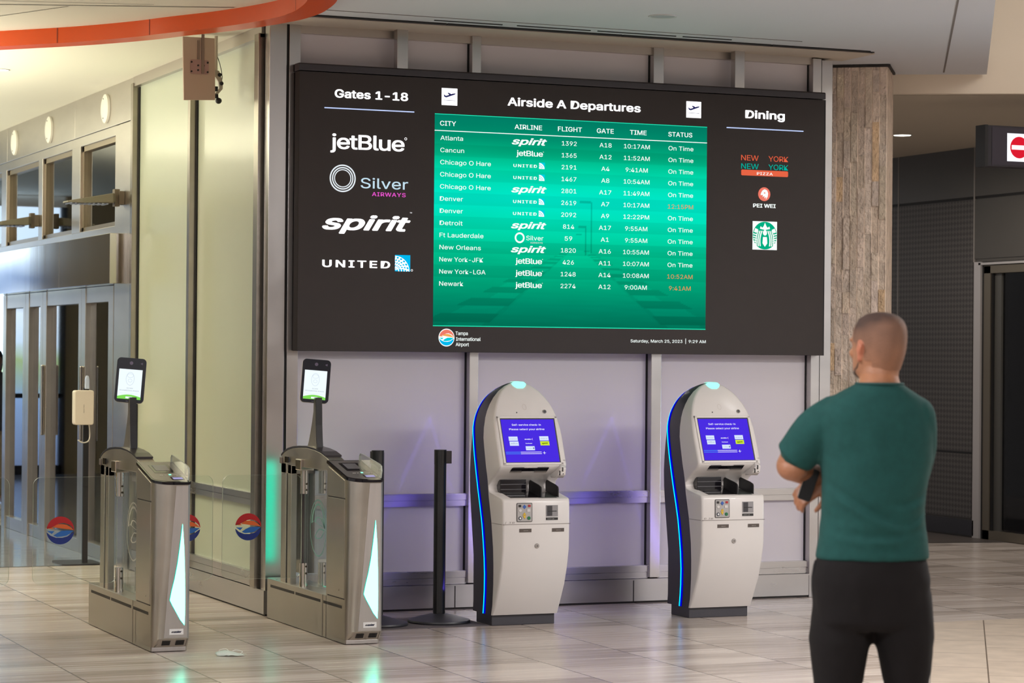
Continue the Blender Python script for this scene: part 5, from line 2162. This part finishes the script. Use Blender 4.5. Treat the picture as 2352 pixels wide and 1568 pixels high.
def sanitizer():
    t = thing('sanitizer_stand', (-.19, 3.955, .003), 'white hand sanitizer dispenser on a black pole stand by the doors', 'sanitizer stand')
    m = MB()
    m.prism(rrect(-.19, .12, -.10, .30, .04), 'z', 0, .008)
    obj('base_plate', m, mat('stand_base', rgb(50, 50, 54), .4, .3), t)
    m = MB()
    m.box(-.02, .02, -.012, .012, .008, 1.34)
    p = obj('pole', m, MATTB, t)
    m = MB()
    for z in (1.10, 1.28):
        m.box(-.015, .035, -.035, .012, z - .03, z + .03)
    obj('pole_clamp', m, MATTB, p)
    m = MB()
    m.prism(rrect(-.115, .032, -.001, .26, .018), 'y', -.125, -.035)
    m.v = [(x, y, z + 1.06) for x, y, z in m.v]
    d = obj('dispenser', m, mat('dispenser_white', rgb(226, 216, 200), .4), t, bevel=.006)
    m = MB()
    text(m, 'GOJO', -.026, .0, 1.17, .02, lambda a, b: (-.048 + (b - 1.17) * 0 + (a + .013) * .0 + (1.17 - b) * -.4, -.1262, 1.15 + (a + .026) * 2.4), .01)
    obj('dispenser_mark', m, mat('dispenser_ink', rgb(110, 92, 74), .5), d)
    m = MB()
    m.prism([(-.02, 1.33), (.012, 1.33), (.012, 1.40), (.004, 1.43), (-.012, 1.43), (-.02, 1.40)], 'y', -.06, -.03)
    obj('refill_top', m, mat('refill_pale', rgb(190, 202, 226), .3), d, bevel=.004)
    m = MB()
    m.tube(smoothpath([(.005, -.08, 1.06), (.012, -.085, .98), (-.005, -.10, .935), (-.05, -.11, .925), (-.085, -.11, .945)], 6), .005, 8)
    obj('drip_tray_hoop', m, mat('hoop_pale', rgb(208, 204, 196), .3), d, smooth=True)


sanitizer()


def ceiling_device():
    t = thing('ceiling_camera_unit', (-.215, .75, 3.65), 'white panel and small camera hanging from the ceiling by the orange band', 'camera unit')
    m = MB()
    m.prism([(-.115, -.425), (.092, -.415), (.085, -.02), (-.125, -.02)], 'y', -.012, .006)
    b = obj('panel', m, mat('panel_pale', rgb(196, 170, 150), .5), t, bevel=.002)
    m = MB()
    m.box(-.004, .014, -.022, -.012, -.25, -.0)
    m.box(-.03, -.016, -.02, -.012, -.16, -.04)
    obj('panel_rail', m, mat('rail_taupe', rgb(140, 118, 106), .5), b)
    m = MB()
    m.prism(rrect(-.075, .045, -.255, -.165, .01), 'y', -.016, -.012)
    pl = obj('fixing_plate', m, mat('plate_pinkgrey', rgb(176, 140, 134), .4), t)
    m = MB()
    for x, z in ((-.068, -.18), (-.068, -.24), (.038, -.18), (.038, -.24), (-.025, -.2), (-.025, -.23), (.012, -.2)):
        m.cyl((x, -.016, z), (x, -.021, z), .006, n=10)
    obj('fixing_screw', m, STEEL_D, pl)
    m = MB()
    m.cyl((.105, .03, -.22), (.105, .03, 0), .012)
    obj('pole', m, mat('pole_pale', rgb(206, 196, 178), .4), t, smooth=True)
    m = MB()
    m.prism([(.088, -.215), (.125, -.225), (.15, -.30), (.148, -.34), (.095, -.40), (.088, -.385), (.128, -.335), (.118, -.29), (.088, -.25)], 'y', .015, .04)
    br = obj('bracket', m, mat('bracket_pale', rgb(186, 178, 160), .45), t)
    for x, z in ((.125, -.25), (.138, -.305)):
        m = MB()
        m.cyl((x, .012, z), (x, .002, z), .012)
        obj('bracket_knob', m, MATTB, br)
    for x0, x1, z0, z1 in ((.088, .118, -.40, -.375), (.09, .115, -.355, -.325)):
        m = MB()
        m.box(x0, x1, .01, .04, z0, z1)
        obj('bracket_pad', m, MATTB, br)
    m = MB()
    m.ball((.125, .028, -.415), (.021, .021, .02))
    m.cyl((.122, .028, -.40), (.118, .028, -.37), .003)
    obj('camera_ball', m, MATTB, t, smooth=True)
    m = MB()
    m.tube(smoothpath([(.115, .03, -.13), (.135, .03, -.19), (.148, .03, -.26), (.14, .03, -.30)], 5), .0025, 6)
    obj('cable', m, MATTB, t, smooth=True)


ceiling_device()


def no_entry_sign():
    t = thing('no_entry_sign', (6.02, .36, 3.146), 'black hanging sign with a red no entry disc', 'sign')
    m = MB()
    m.box(-.55, .60, -.0, .11, -.148, .148)
    b = obj('sign_box', m, mat('sign_black', rgb(44, 40, 48), .4), t, bevel=.004)
    m = MB()
    m.box(-.56, -.535, -.006, .116, -.15, .15)
    obj('end_cap', m, MATTB, b)
    m = MB()
    m.add([(-.50, -.003, -.135), (.59, -.003, -.135), (.59, -.003, .135), (-.50, -.003, .135)], [(0, 1, 2, 3)])
    f = obj('sign_face', m, mat('sign_face', rgb(52, 46, 58), .35), t)
    m = MB()
    cx = -.237
    poly(m, [(cx - .135, -.105), (cx + .075, -.105), (cx + .075, .096), (cx - .135, .096)], lambda a, b_: (a, -.005, b_), 0)
    cx -= .032
    poly(m, ellipse(cx, -.004, .078, .078, 40), lambda a, b_: (a, -.0065, b_), 1)
    poly(m, [(cx - .066, -.020), (cx + .066, -.020), (cx + .066, .012), (cx - .066, .012)], lambda a, b_: (a, -.008, b_), 0)
    obj('no_entry_symbol', m, [emis('sign_white', (.95, .96, 1, 1), 1.15), emis('sign_red', (.72, .012, .03, 1), 1.0)], f)
    for x in (.1, .45):
        m = MB()
        m.cyl((x, .05, .148), (x, .05, .384), .008)
        obj('hanger_rod', m, MATTB, b)


no_entry_sign()


def downlight(loc, label, on, r=.075):
    t = thing('downlight', loc, label, 'ceiling light')
    m = MB()
    m.lathe([(r * .80, -.001), (r, -.006), (r * 1.02, -.004), (r * 1.02, 0)], n=36)
    obj('trim_ring', m, mat('downlight_ring', rgb(196, 196, 196), .5), t, smooth=True)
    m = MB()
    m.cyl((0, 0, -.0035), (0, 0, -.001), r * .86, n=36)
    obj('lens', m, emis('downlight_warm', (1, .93, .78, 1), 6.0) if on else mat('downlight_off', rgb(170, 172, 176), .6), t)


downlight((2.07, -1.266, 3.66), 'unlit round ceiling fitting in the grey ceiling above the departure board', False, .085)
downlight((6.77, 3.55, 3.53), 'lit round downlight in the beige corridor ceiling beyond the stone column', True, .085)
downlight((-.994, 3.313, 3.65), 'lit round downlight in the warm cream passage ceiling above the doors', True, .07)
# ------------------------------------------------------------------ people
def remeshed(name, mb, mats, parent, voxel=.008, smooth_it=6, fold=None, col=None, ratio=None):
    """union of closed lofts turned into one continuous surface"""
    me = bpy.data.meshes.new('tmp')
    me.from_pydata(mb.v, [], mb.f)
    bm = bmesh.new()
    bm.from_mesh(me)
    bmesh.ops.recalc_face_normals(bm, faces=bm.faces)
    bm.to_mesh(me)
    bm.free()
    o = bpy.data.objects.new('tmp', me)
    COL.objects.link(o)
    r = o.modifiers.new('r', 'REMESH')
    r.mode = 'VOXEL'
    r.voxel_size = voxel
    s = o.modifiers.new('s', 'SMOOTH')
    s.factor = .5
    s.iterations = smooth_it
    dg = bpy.context.evaluated_depsgraph_get()
    out = bpy.data.meshes.new_from_object(o.evaluated_get(dg))
    bpy.data.objects.remove(o)
    out.name = name
    if fold:
        nr = [v.normal.copy() for v in out.vertices]
        for v, n_ in zip(out.vertices, nr):
            v.co += n_ * fold(v.co)
    out.materials.clear()
    for m in (mats if isinstance(mats, (list, tuple)) else [mats]):
        out.materials.append(m)
    out.polygons.foreach_set('use_smooth', [True] * len(out.polygons))
    out.polygons.foreach_set('material_index', [0] * len(out.polygons))
    ob = bpy.data.objects.new(name, out)
    COL.objects.link(ob)
    if parent is not None:
        ob.parent = parent
    return ob


def ell(cx, cy, z, a, b, n=28, rot=0.0, p=2.0):
    r = []
    for i in range(n):
        t = 2 * math.pi * i / n
        c, s = math.cos(t), math.sin(t)
        c = math.copysign(abs(c) ** (2 / p), c)
        s = math.copysign(abs(s) ** (2 / p), s)
        x, y = a * c, b * s
        r.append((cx + x * math.cos(rot) - y * math.sin(rot), cy + x * math.sin(rot) + y * math.cos(rot), z))
    return r


def limb(mb, pts, rads, n=16, k=6):
    sp = smoothpath([(p[0], p[1], p[2]) for p in pts], k)
    rr = []
    for i in range(len(sp)):
        t = i / k
        j = min(int(t), len(rads) - 2)
        rr.append(rads[j] + (rads[j + 1] - rads[j]) * (t - j))
    mb.tube(sp, rr, n)
    mb.ball(sp[0], rr[0], 12, 8)
    mb.ball(sp[-1], rr[-1], 12, 8)


def hand(mb, wrist, d, nrm, size=1.0, curl=.5, thumb_side=1):
    """palm with five fingers; d = direction of the fingers, nrm = back of the hand"""
    W = Vector(wrist)
    d = Vector(d).normalized()
    nrm = Vector(nrm)
    nrm = (nrm - d * nrm.dot(d)).normalized()
    s = d.cross(nrm).normalized() * thumb_side
    L = .085 * size
    q = Matrix((s, d, nrm)).transposed()
    rings = []
    for i in range(7):
        t = i / 6
        w = (.030 + .012 * math.sin(min(1, t * 1.3) * 1.57)) * size
        th = (.017 - .004 * t) * size
        c = W + d * (L * t)
        rings.append([c + s * (w * math.cos(a)) + nrm * (th * math.sin(a)) for a in [2 * math.pi * j / 14 for j in range(14)]])
    mb.loft(rings)
    for i, ln in enumerate((.068, .078, .073, .058)):
        off = (.030 - .020 * i) * size
        p = W + d * (L * .97) + s * off
        ang = 0.0
        pts, rad = [p - d * .012], [.0098 * size]
        for j, f in enumerate((.42, .32, .26)):
            ang += curl * (.55 if j == 0 else .75)
            dd = d * math.cos(ang) - nrm * math.sin(ang)
            p = p + dd * ln * f * size
            pts.append(p.copy())
            rad.append((.0094 - .0011 * j) * size)
        mb.tube(pts, rad, 10)
        mb.ball(pts[-1], rad[-1], 10, 6)
    p0 = W + d * (L * .25) + s * .022 * size
    p1 = p0 + (s * .8 + d * .45 - nrm * .25) * .036 * size
    p2 = p1 + (s * .35 + d * .85 - nrm * .35) * .030 * size
    p3 = p2 + (s * .05 + d * .95 - nrm * .45) * .024 * size
    mb.tube([p0, p1, p2, p3], [.0135 * size, .0115 * size, .0105 * size, .0085 * size], 10)
    mb.ball(p3, .0085 * size, 10, 6)


def vcol(ob, f, name='tone'):
    me = ob.data
    ca = me.color_attributes.new(name, 'FLOAT_COLOR', 'POINT')
    for v in me.vertices:
        c = f(v.co, v.normal)
        ca.data[v.index].color = (c[0], c[1], c[2], 1)


def vcol_mat(name, rough, base=(1, 1, 1, 1), **kw):
    m = mat(name, base, rough, **kw)
    nt = m.node_tree
    a = nt.nodes.new('ShaderNodeVertexColor')
    a.layer_name = 'tone'
    nt.links.new(a.outputs[0], nt.nodes['Principled BSDF'].inputs['Base Color'])
    return m


def mix3(a, b, t):
    t = max(0, min(1, t))
    return tuple(a[i] + (b[i] - a[i]) * t for i in range(3))


def build_man():
    """standing man seen from behind; local x = his right as we see it, y = away from us, z up"""
    fx = math.sin(YAW)
    fy = math.cos(YAW)
    px, py = -4.49 + 8.0 * fx + 1.188 * fy, -14.43 + 8.0 * fy - 1.188 * fx
    t = thing('person', (px, py, 0), 'man seen from behind in a dark green t-shirt and black trousers, arms crossed', 'person', -YAW)
    # ---------------- body: one surface from head to feet
    m = MB()
    yaw = R(32)                                    # the head is turned to his left
    Q = Matrix.Rotation(yaw, 4, 'Z')
    hc = Vector((.010, -.005, 0))

    def H(x, y, z):                                 # head frame: +y the face
        v = Q @ Vector((x, y, 0))
        return (hc.x + v.x, hc.y + v.y, z)

    def hring(cy, z, a, b, p=2.0, n=30):
        r = []
        for i in range(n):
            th = 2 * math.pi * i / n
            c, s = math.cos(th), math.sin(th)
            c = math.copysign(abs(c) ** (2 / p), c)
            s = math.copysign(abs(s) ** (2 / p), s)
            r.append(H(a * c, cy + b * s, z))
        return r
    skull = [(-.004, 1.545, .052, .050), (.000, 1.556, .060, .070), (.012, 1.580, .0655, .088), (.004, 1.610, .0695, .095), (-.002, 1.640, .0735, .099), (-.004, 1.670, .0765, .1015),
             (-.005, 1.700, .0775, .1010), (-.007, 1.722, .0735, .0955), (-.009, 1.742, .063, .082), (-.010, 1.756, .047, .062), (-.010, 1.764, .029, .038), (-.010, 1.7675, .008, .010)]
    m.loft([hring(*s) for s in skull])
    # jaw and chin, nose, brow, lips, ears
    m.ball(H(0, .062, 1.572), (.034, .034, .026), rot=Q.to_3x3())
    m.ball(H(0, .052, 1.590), (.050, .042, .036), rot=Q.to_3x3())
    m.ball(H(.0, .092, 1.622), (.012, .016, .012), rot=Q.to_3x3())
    m.tube([H(0, .086, 1.668), H(0, .094, 1.648), H(0, .104, 1.628)], [.008, .010, .011], 10)
    for s in (-1, 1):
        m.ball(H(s * .030, .084, 1.678), (.024, .012, .008), rot=Q.to_3x3())
        m.ball(H(s * .030, .081, 1.660), (.013, .011, .010), rot=Q.to_3x3())
        m.ball(H(s * .036, .070, 1.635), (.024, .022, .020), rot=Q.to_3x3())
        m.ball(H(0, .092, 1.600 + s * .004), (.022, .010, .005), rot=Q.to_3x3())
        # ear: helix ring, bowl and lobe
        ear = [H(s * .0735, .008, 1.622), H(s * .083, -.006, 1.640), H(s * .087, -.014, 1.655), H(s * .083, -.004, 1.668), H(s * .076, .008, 1.668), H(s * .074, .014, 1.655)]
        m.tube(smoothpath(ear, 4), .0062, 8)
        m.ball(H(s * .077, .002, 1.645), (.009, .016, .023), rot=Q.to_3x3())
        m.ball(H(s * .077, .006, 1.617), (.007, .010, .012), rot=Q.to_3x3())
    # neck and shoulders
    m.loft([ell(.010, -.012, 1.60, .058, .062), ell(.010, -.016, 1.575, .060, .066), ell(.012, -.018, 1.545, .065, .066), ell(.012, -.015, 1.515, .078, .070), ell(.010, -.005, 1.48, .12, .078),
            ell(.006, 0, 1.44, .155, .085), ell(.004, .0, 1.36, .160, .10), ell(.002, 0, 1.22, .148, .10), ell(0, 0, 1.08, .145, .10), ell(0, 0, .97, .150, .10), ell(0, .0, .88, .140, .10)])
    # legs and feet
    for s in (-1, 1):
        limb(m, [(s * .075, 0, .86), (s * .088, 0, .70), (s * .104, .01, .48), (s * .112, 0, .30), (s * .115, .0, .08)], [.072, .064, .048, .046, .038])
        m.loft([ell(s * .118, -.05 + .01, .03, .03, .03, 14), ell(s * .118, .0, .04, .036, .09, 14), ell(s * .12, .03, .06, .034, .07, 14), ell(s * .116, 0, .10, .038, .045, 14)])
    # left arm: upper arm down and out, forearm across the front
    sh, el, wr = (-.150, .0, 1.425), (-.268, .055, 1.262), (-.085, .185, 1.235)
    limb(m, [sh, (-.218, .025, 1.34), el], [.056, .055, .048])
    m.ball((-.262, .04, 1.252), (.050, .048, .040))
    limb(m, [el, (-.19, .135, 1.242), wr], [.048, .050, .032])
    hand(m, (-.075, .19, 1.238), (.8, .15, .08), (0, .9, .3), 1.0, .5, 1)
    # right arm: forearm across, fingers showing past the left elbow
    limb(m, [(.140, .0, 1.425), (.148, .03, 1.32), (.135, .095, 1.215)], [.052, .048, .042])
    limb(m, [(.135, .095, 1.215), (.03, .175, 1.195), (-.135, .150, 1.205)], [.046, .044, .030])
    hand(m, (-.135, .148, 1.212), (-.72, -.05, -.42), (.1, -.55, .6), 1.0, .75, -1)
    SKIN = vcol_mat('skin', .52, var=0, bump=.12, bscale=(140, 140, 140))
    b = remeshed('body', m, SKIN, t, .0056, 3)
    tan, red, dark = (.30, .130, .066), (.40, .135, .075), (.22, .093, .048)

    def skin(co, n_):
        c = tan
        if co.z > 1.53:
            q = (Q.inverted() @ (co - hc))
            if abs(q.x) > .074 and 1.60 < co.z < 1.68:
                c = red
            c = mix3(c, dark, .25 * (1 if co.z > 1.66 else 0))
            if co.z < 1.57:
                c = mix3(c, (.36, .145, .062), .6)
        else:
            c = mix3(tan, (.27, .105, .050), .5)
        k = 1 + .10 * noise.noise(co * 18) + .05 * noise.noise(co * 60)
        return (c[0] * k, c[1] * k, c[2] * k)
    vcol(b, skin)
    # ---------------- hair: cropped short, longer on top; a thin shell a hair's breadth over the skull
    m = MB()
    hr = [(z, cy, a + .0022, bb + .0022) for cy, z, a, bb in skull if z > 1.57]
    rings = []
    nn = 48
    for z, cy, a, bb in hr:
        rings.append([H(a * math.cos(2 * math.pi * i / nn), cy + bb * math.sin(2 * math.pi * i / nn), z + (.002 if z > 1.7 else 0)) for i in range(nn)])
    vs, fs = [], []
    for r in rings:
        vs += r
    for j in range(len(rings) - 1):
        for i in range(nn):
            # leave the face, the ears' front and the nape open
            th = (2 * math.pi * (i + .5) / nn)
            z = (hr[j][0] + hr[j + 1][0]) / 2
            front = math.sin(th)
            low = 1.588 if front < -.55 else 1.605 if front < -.1 else 1.640 if front < .25 else 1.66 if front < .45 else 1.735
            if z > low:
                fs.append((j * nn + i, j * nn + (i + 1) % nn, (j + 1) * nn + (i + 1) % nn, (j + 1) * nn + i))
    m.add(vs, fs)
    hair = obj('hair', m, vcol_mat('cropped_hair', .7, bump=.4, bscale=(300, 300, 300)), t, smooth=180)
    sub = hair.modifiers.new('sub', 'SUBSURF')
    sub.levels = sub.render_levels = 2

    def hcol(co, n_):
        q = (Q.inverted() @ (co - hc))
        fade = mix3((.250, .112, .060), (.165, .080, .048), (co.z - 1.60) / .09)
        top = (co.z - 1.712 + .35 * (q.y + .03)) / .022
        fade = mix3(fade, (.050, .022, .014), top)
        k = 1 + .22 * noise.noise(co * 34)
        return tuple(v * k for v in fade)
    vcol(hair, hcol)
    # short beard along the jaw
    m = MB()
    m.ball(H(0, .068, 1.568), (.034, .032, .022), rot=Q.to_3x3())
    for s in (-1, 1):
        m.tube([H(s * .012, .086, 1.566), H(s * .040, .062, 1.572), H(s * .060, .030, 1.590), H(s * .0675, .012, 1.615)], [.012, .012, .009, .004], 10)
    remeshed('beard', m, mat('dark_beard', rgb(62, 44, 34), .8), t, .006, 3)
    # ---------------- t-shirt
    m = MB()
    tors = [(.962, -.003, .000, .187, .128), (.985, -.003, .000, .186, .128), (1.04, -.004, .0, .178, .128), (1.10, -.003, .0, .171, .127), (1.16, -.002, .0, .170, .128), (1.22, .002, .0, .175, .131),
            (1.29, .006, .0, .184, .132), (1.36, .008, -.004, .190, .130), (1.41, .004, -.006, .192, .123), (1.445, .000, -.008, .186, .116), (1.470, .000, -.010, .174, .106), (1.490, .002, -.013, .155, .097), (1.507, .006, -.016, .126, .088),
            (1.521, .010, -.018, .098, .080), (1.536, .012, -.018, .0745, .073)]
    m.loft([ell(cx, cy, z, a, bb, 44, R(10), 2.25) for z, cx, cy, a, bb in tors])
    limb(m, [(-.135, -.004, 1.425), (-.195, .012, 1.372), (-.238, .036, 1.312)], [.073, .076, .068], 22)
    m.tube([(-.200, .016, 1.366), (-.258, .046, 1.288)], [.074, .069], 26)
    limb(m, [(.130, -.004, 1.428), (.144, .012, 1.35), (.140, .055, 1.27), (.128, .10, 1.20)], [.070, .064, .060, .058], 22)

    def fold(co):
        d = 0.0
        x, z = co.x, co.z
        if z < 1.30 and co.y < .03:
            # two long sagging folds across the small of the back
            for x0, z0, x1, z1, w, h in ((-.165, 1.215, .10, 1.075, .016, -.009), (-.15, 1.06, .16, 1.065, .014, -.006), (.165, 1.185, .04, 1.150, .012, -.007), (-.05, 1.035, .10, 1.00, .012, -.004),
                                         (.165, 1.13, .07, 1.085, .012, -.006)):
                u = (x - x0) / (x1 - x0)
                if -.05 < u < 1.05:
                    zc = z0 + (z1 - z0) * u - .018 * math.sin(math.pi * u)
                    e = (z - zc) / w
                    env = math.sin(math.pi * max(0, min(1, u * .9 + .05)))
                    d += env * (h * math.exp(-e * e) - h * .8 * math.exp(-(e + 1.6) ** 2))
        d += .0035 * noise.noise(Vector((x * 9, co.y * 9, z * 15)))
        if z > 1.28:
            d += .002 * noise.noise(Vector((x * 16 + z * 10, co.y * 8, z * 8)))
        return d
    shirt = remeshed('t_shirt', m, mat('green_cotton', rgb(22, 66, 63), .85, var=.08, vscale=(40, 40, 40), bump=.1, bscale=(220, 220, 220), spec=.25), t, .0075, 5, fold)
    m = MB()
    ringpts = [Vector(p) for p in ell(.012, -.018, 1.5355, .0765, .075, 40, R(10))]
    m.tube(ringpts + ringpts[:2], .0045, 8)
    obj('collar', m, mat('green_rib', rgb(22, 64, 62), .85), shirt, smooth=True)
    # ---------------- trousers
    m = MB()
    m.loft([ell(-.006, .0, .985, .172, .118, 36, R(8)), ell(-.010, .0, .95, .188, .128, 36, R(8), 2.3), ell(-.010, .0, .90, .196, .135, 36, R(8), 2.4), ell(-.008, .0, .84, .193, .135, 36, R(8), 2.4),
            ell(-.006, .0, .76, .188, .128, 36, R(8), 2.4), ell(-.004, .0, .735, .170, .105, 36, R(8), 2.3)])
    for s, pts, rr in ((-1, [(-.098, 0, .84), (-.108, 0, .70), (-.115, .005, .55), (-.122, .01, .44), (-.128, .0, .30), (-.132, -.005, .10)], [.100, .101, .076, .070, .066, .062]),
                       (1, [(.092, 0, .84), (.102, 0, .70), (.114, .005, .55), (.122, .01, .44), (.128, .0, .30), (.132, -.005, .10)], [.100, .099, .073, .068, .064, .060])):
        limb(m, pts, rr, 24)

    def tf(co):
        return .005 * noise.noise(Vector((co.x * 8 + co.z * 3, co.y * 6, co.z * 7))) + .002 * noise.noise(co * 22)
    tr = remeshed('trousers', m, mat('black_jersey', rgb(17, 14, 15), .9, var=.08, vscale=(30, 30, 30), spec=.25), t, .009, 4, tf)
    m = MB()
    m.tube(smoothpath([(-.193, -.028, .958), (-.201, -.030, .90), (-.197, -.030, .85)], 6), .004, 8)
    obj('pocket_welt', m, mat('pocket_black', rgb(12, 11, 13), .9), tr, smooth=True)
    # ---------------- shoes
    for s in (-1, 1):
        m = MB()
        m.loft([ell(s * .126, .04, .004, .048, .140, 24, R(-8) * s, 2.4), ell(s * .126, .04, .03, .048, .140, 24, R(-8) * s, 2.4), ell(s * .126, .035, .06, .046, .125, 24, R(-8) * s, 2.3),
                ell(s * .127, .01, .09, .044, .085, 24, R(-8) * s), ell(s * .128, -.02, .12, .042, .055, 24)])
        obj('shoe', m, mat('dark_shoe', rgb(34, 33, 36), .5), t, smooth=60)
    # ---------------- the phone in his hand, a thing of its own
    M = t.matrix_basis.copy()
    M = Matrix.Translation((px, py, 0)) @ Matrix.Rotation(-YAW, 4, 'Z')
    p = thing('mobile_phone', M @ Vector((-.205, .075, 1.200)), 'dark mobile phone held at the elbow of the man in the green t-shirt', 'phone', -YAW)
    m = MB()
    m.prism(rrect(-.022, .022, -.055, .055, .008), 'y', -.005, .005)
    rt = Matrix.Rotation(R(18), 4, 'Y')
    m.v = [tuple(rt @ Vector(v)) for v in m.v]
    bd = obj('phone_body', m, mat('phone_black', rgb(20, 22, 24), .25), p, bevel=.0015)
    m = MB()
    m.prism(rrect(-.0228, -.0205, -.048, .048, .001), 'y', -.0035, .0058)
    m.v = [tuple(rt @ Vector(v)) for v in m.v]
    obj('phone_edge', m, mat('phone_edge_pale', rgb(176, 170, 160), .3, .6), bd)


build_man()


def far_person(x, y, rz, h, label, top, legs, hair_c, carry=False):
    """standing figure behind the glass doors, out of focus in the photo"""
    t = thing('person', (x, y, 0.003), label, 'person', rz)
    k = h / 1.75
    m = MB()
    m.loft([ell(0, .02, 1.50 * k, .045, .05), ell(0, .03, 1.54 * k, .058, .075), ell(0, .01, 1.60 * k, .070, .092), ell(0, 0, 1.67 * k, .074, .096), ell(0, 0, 1.72 * k, .058, .075), ell(0, 0, 1.75 * k, .012, .015)])
    m.ball((0, .105, 1.61 * k), (.012, .016, .016))
    for s in (-1, 1):
        m.ball((s * .075, 0, 1.62 * k), (.008, .016, .026))
        limb(m, [(s * .085, 0, .86 * k), (s * .09, .01, .48 * k), (s * .095, 0, .08 * k)], [.085, .056, .04])
        m.loft([ell(s * .10, .03, .004, .04, .12, 14), ell(s * .10, .03, .05, .038, .11, 14), ell(s * .098, 0, .10, .036, .05, 14)])
        limb(m, [(s * .17, 0, 1.40 * k), (s * .215, .0, 1.12 * k), (s * .19, .10, .90 * k)], [.05, .042, .03])
        hand(m, (s * .188, .105, .89 * k), (0, .35, -.9), (s, 0, 0), 1.0, .5, -s)
    m.loft([ell(0, 0, 1.52 * k, .055, .055), ell(0, 0, 1.47 * k, .10, .07), ell(0, 0, 1.42 * k, .165, .09), ell(0, 0, 1.25 * k, .165, .11), ell(0, 0, 1.05 * k, .145, .10), ell(0, 0, .90 * k, .155, .11), ell(0, 0, .80 * k, .13, .10)])
    remeshed('body', m, mat('far_skin', rgb(128, 88, 66), .6), t, .012, 3)
    m = MB()
    m.loft([ell(0, 0, 1.50 * k, .07, .07), ell(0, 0, 1.46 * k, .13, .085), ell(0, 0, 1.40 * k, .19, .105), ell(0, 0, 1.2 * k, .19, .125), ell(0, 0, .95 * k, .18, .125), ell(0, 0, .82 * k, .185, .13)])
    for s in (-1, 1):
        limb(m, [(s * .165, 0, 1.40 * k), (s * .215, .0, 1.12 * k), (s * .195, .085, .94 * k)], [.066, .056, .046])
    remeshed('jacket', m, mat('far_' + top[0], rgb(*top[1]), .85), t, .014, 3)
    m = MB()
    m.loft([ell(0, 0, .92 * k, .168, .12), ell(0, 0, .80 * k, .172, .12)])
    for s in (-1, 1):
        limb(m, [(s * .085, 0, .84 * k), (s * .09, .01, .48 * k), (s * .095, 0, .10 * k)], [.098, .075, .06])
    remeshed('trousers', m, mat('far_' + legs[0], rgb(*legs[1]), .85), t, .014, 3)
    m = MB()
    m.loft([ell(0, -.05, 1.50 * k, .07, .035), ell(0, -.03, 1.56 * k, .078, .07), ell(0, -.015, 1.62 * k, .080, .086), ell(0, -.008, 1.68 * k, .082, .100), ell(0, -.005, 1.735 * k, .064, .080), ell(0, 0, 1.768 * k, .012, .015)])
    remeshed('hair', m, mat('far_hair', rgb(*hair_c), .7), t, .012, 2)
    if carry:
        m = MB()
        m.loft([ell(0, -.25, .95 * k, .13, .06, 20, 0, 3), ell(0, -.26, 1.1 * k, .15, .085, 20, 0, 3), ell(0, -.25, 1.3 * k, .14, .08, 20, 0, 3), ell(0, -.24, 1.4 * k, .10, .04, 20, 0, 3)])
        bk = tag(obj('backpack', m, mat('dark_pack', rgb(34, 36, 46), .8), None, smooth=50), 'dark backpack worn by the figure standing beyond the glass doors', 'backpack')
        bk.location = (x, y, 0.003)
        bk.rotation_euler = (0, 0, rz)


far_person(.34, 8.0, R(-15), 1.72, 'person with black hair and black jacket, without a backpack, beyond the glass doors', ('black', (30, 30, 38)), ('darkjeans', (44, 50, 66)), (20, 18, 20))
far_person(.62, 11.6, R(170), 1.62, 'dark-clothed person wearing a backpack, standing beyond the glass doors', ('navy', (38, 40, 52)), ('taupe', (110, 98, 84)), (28, 24, 22), True)
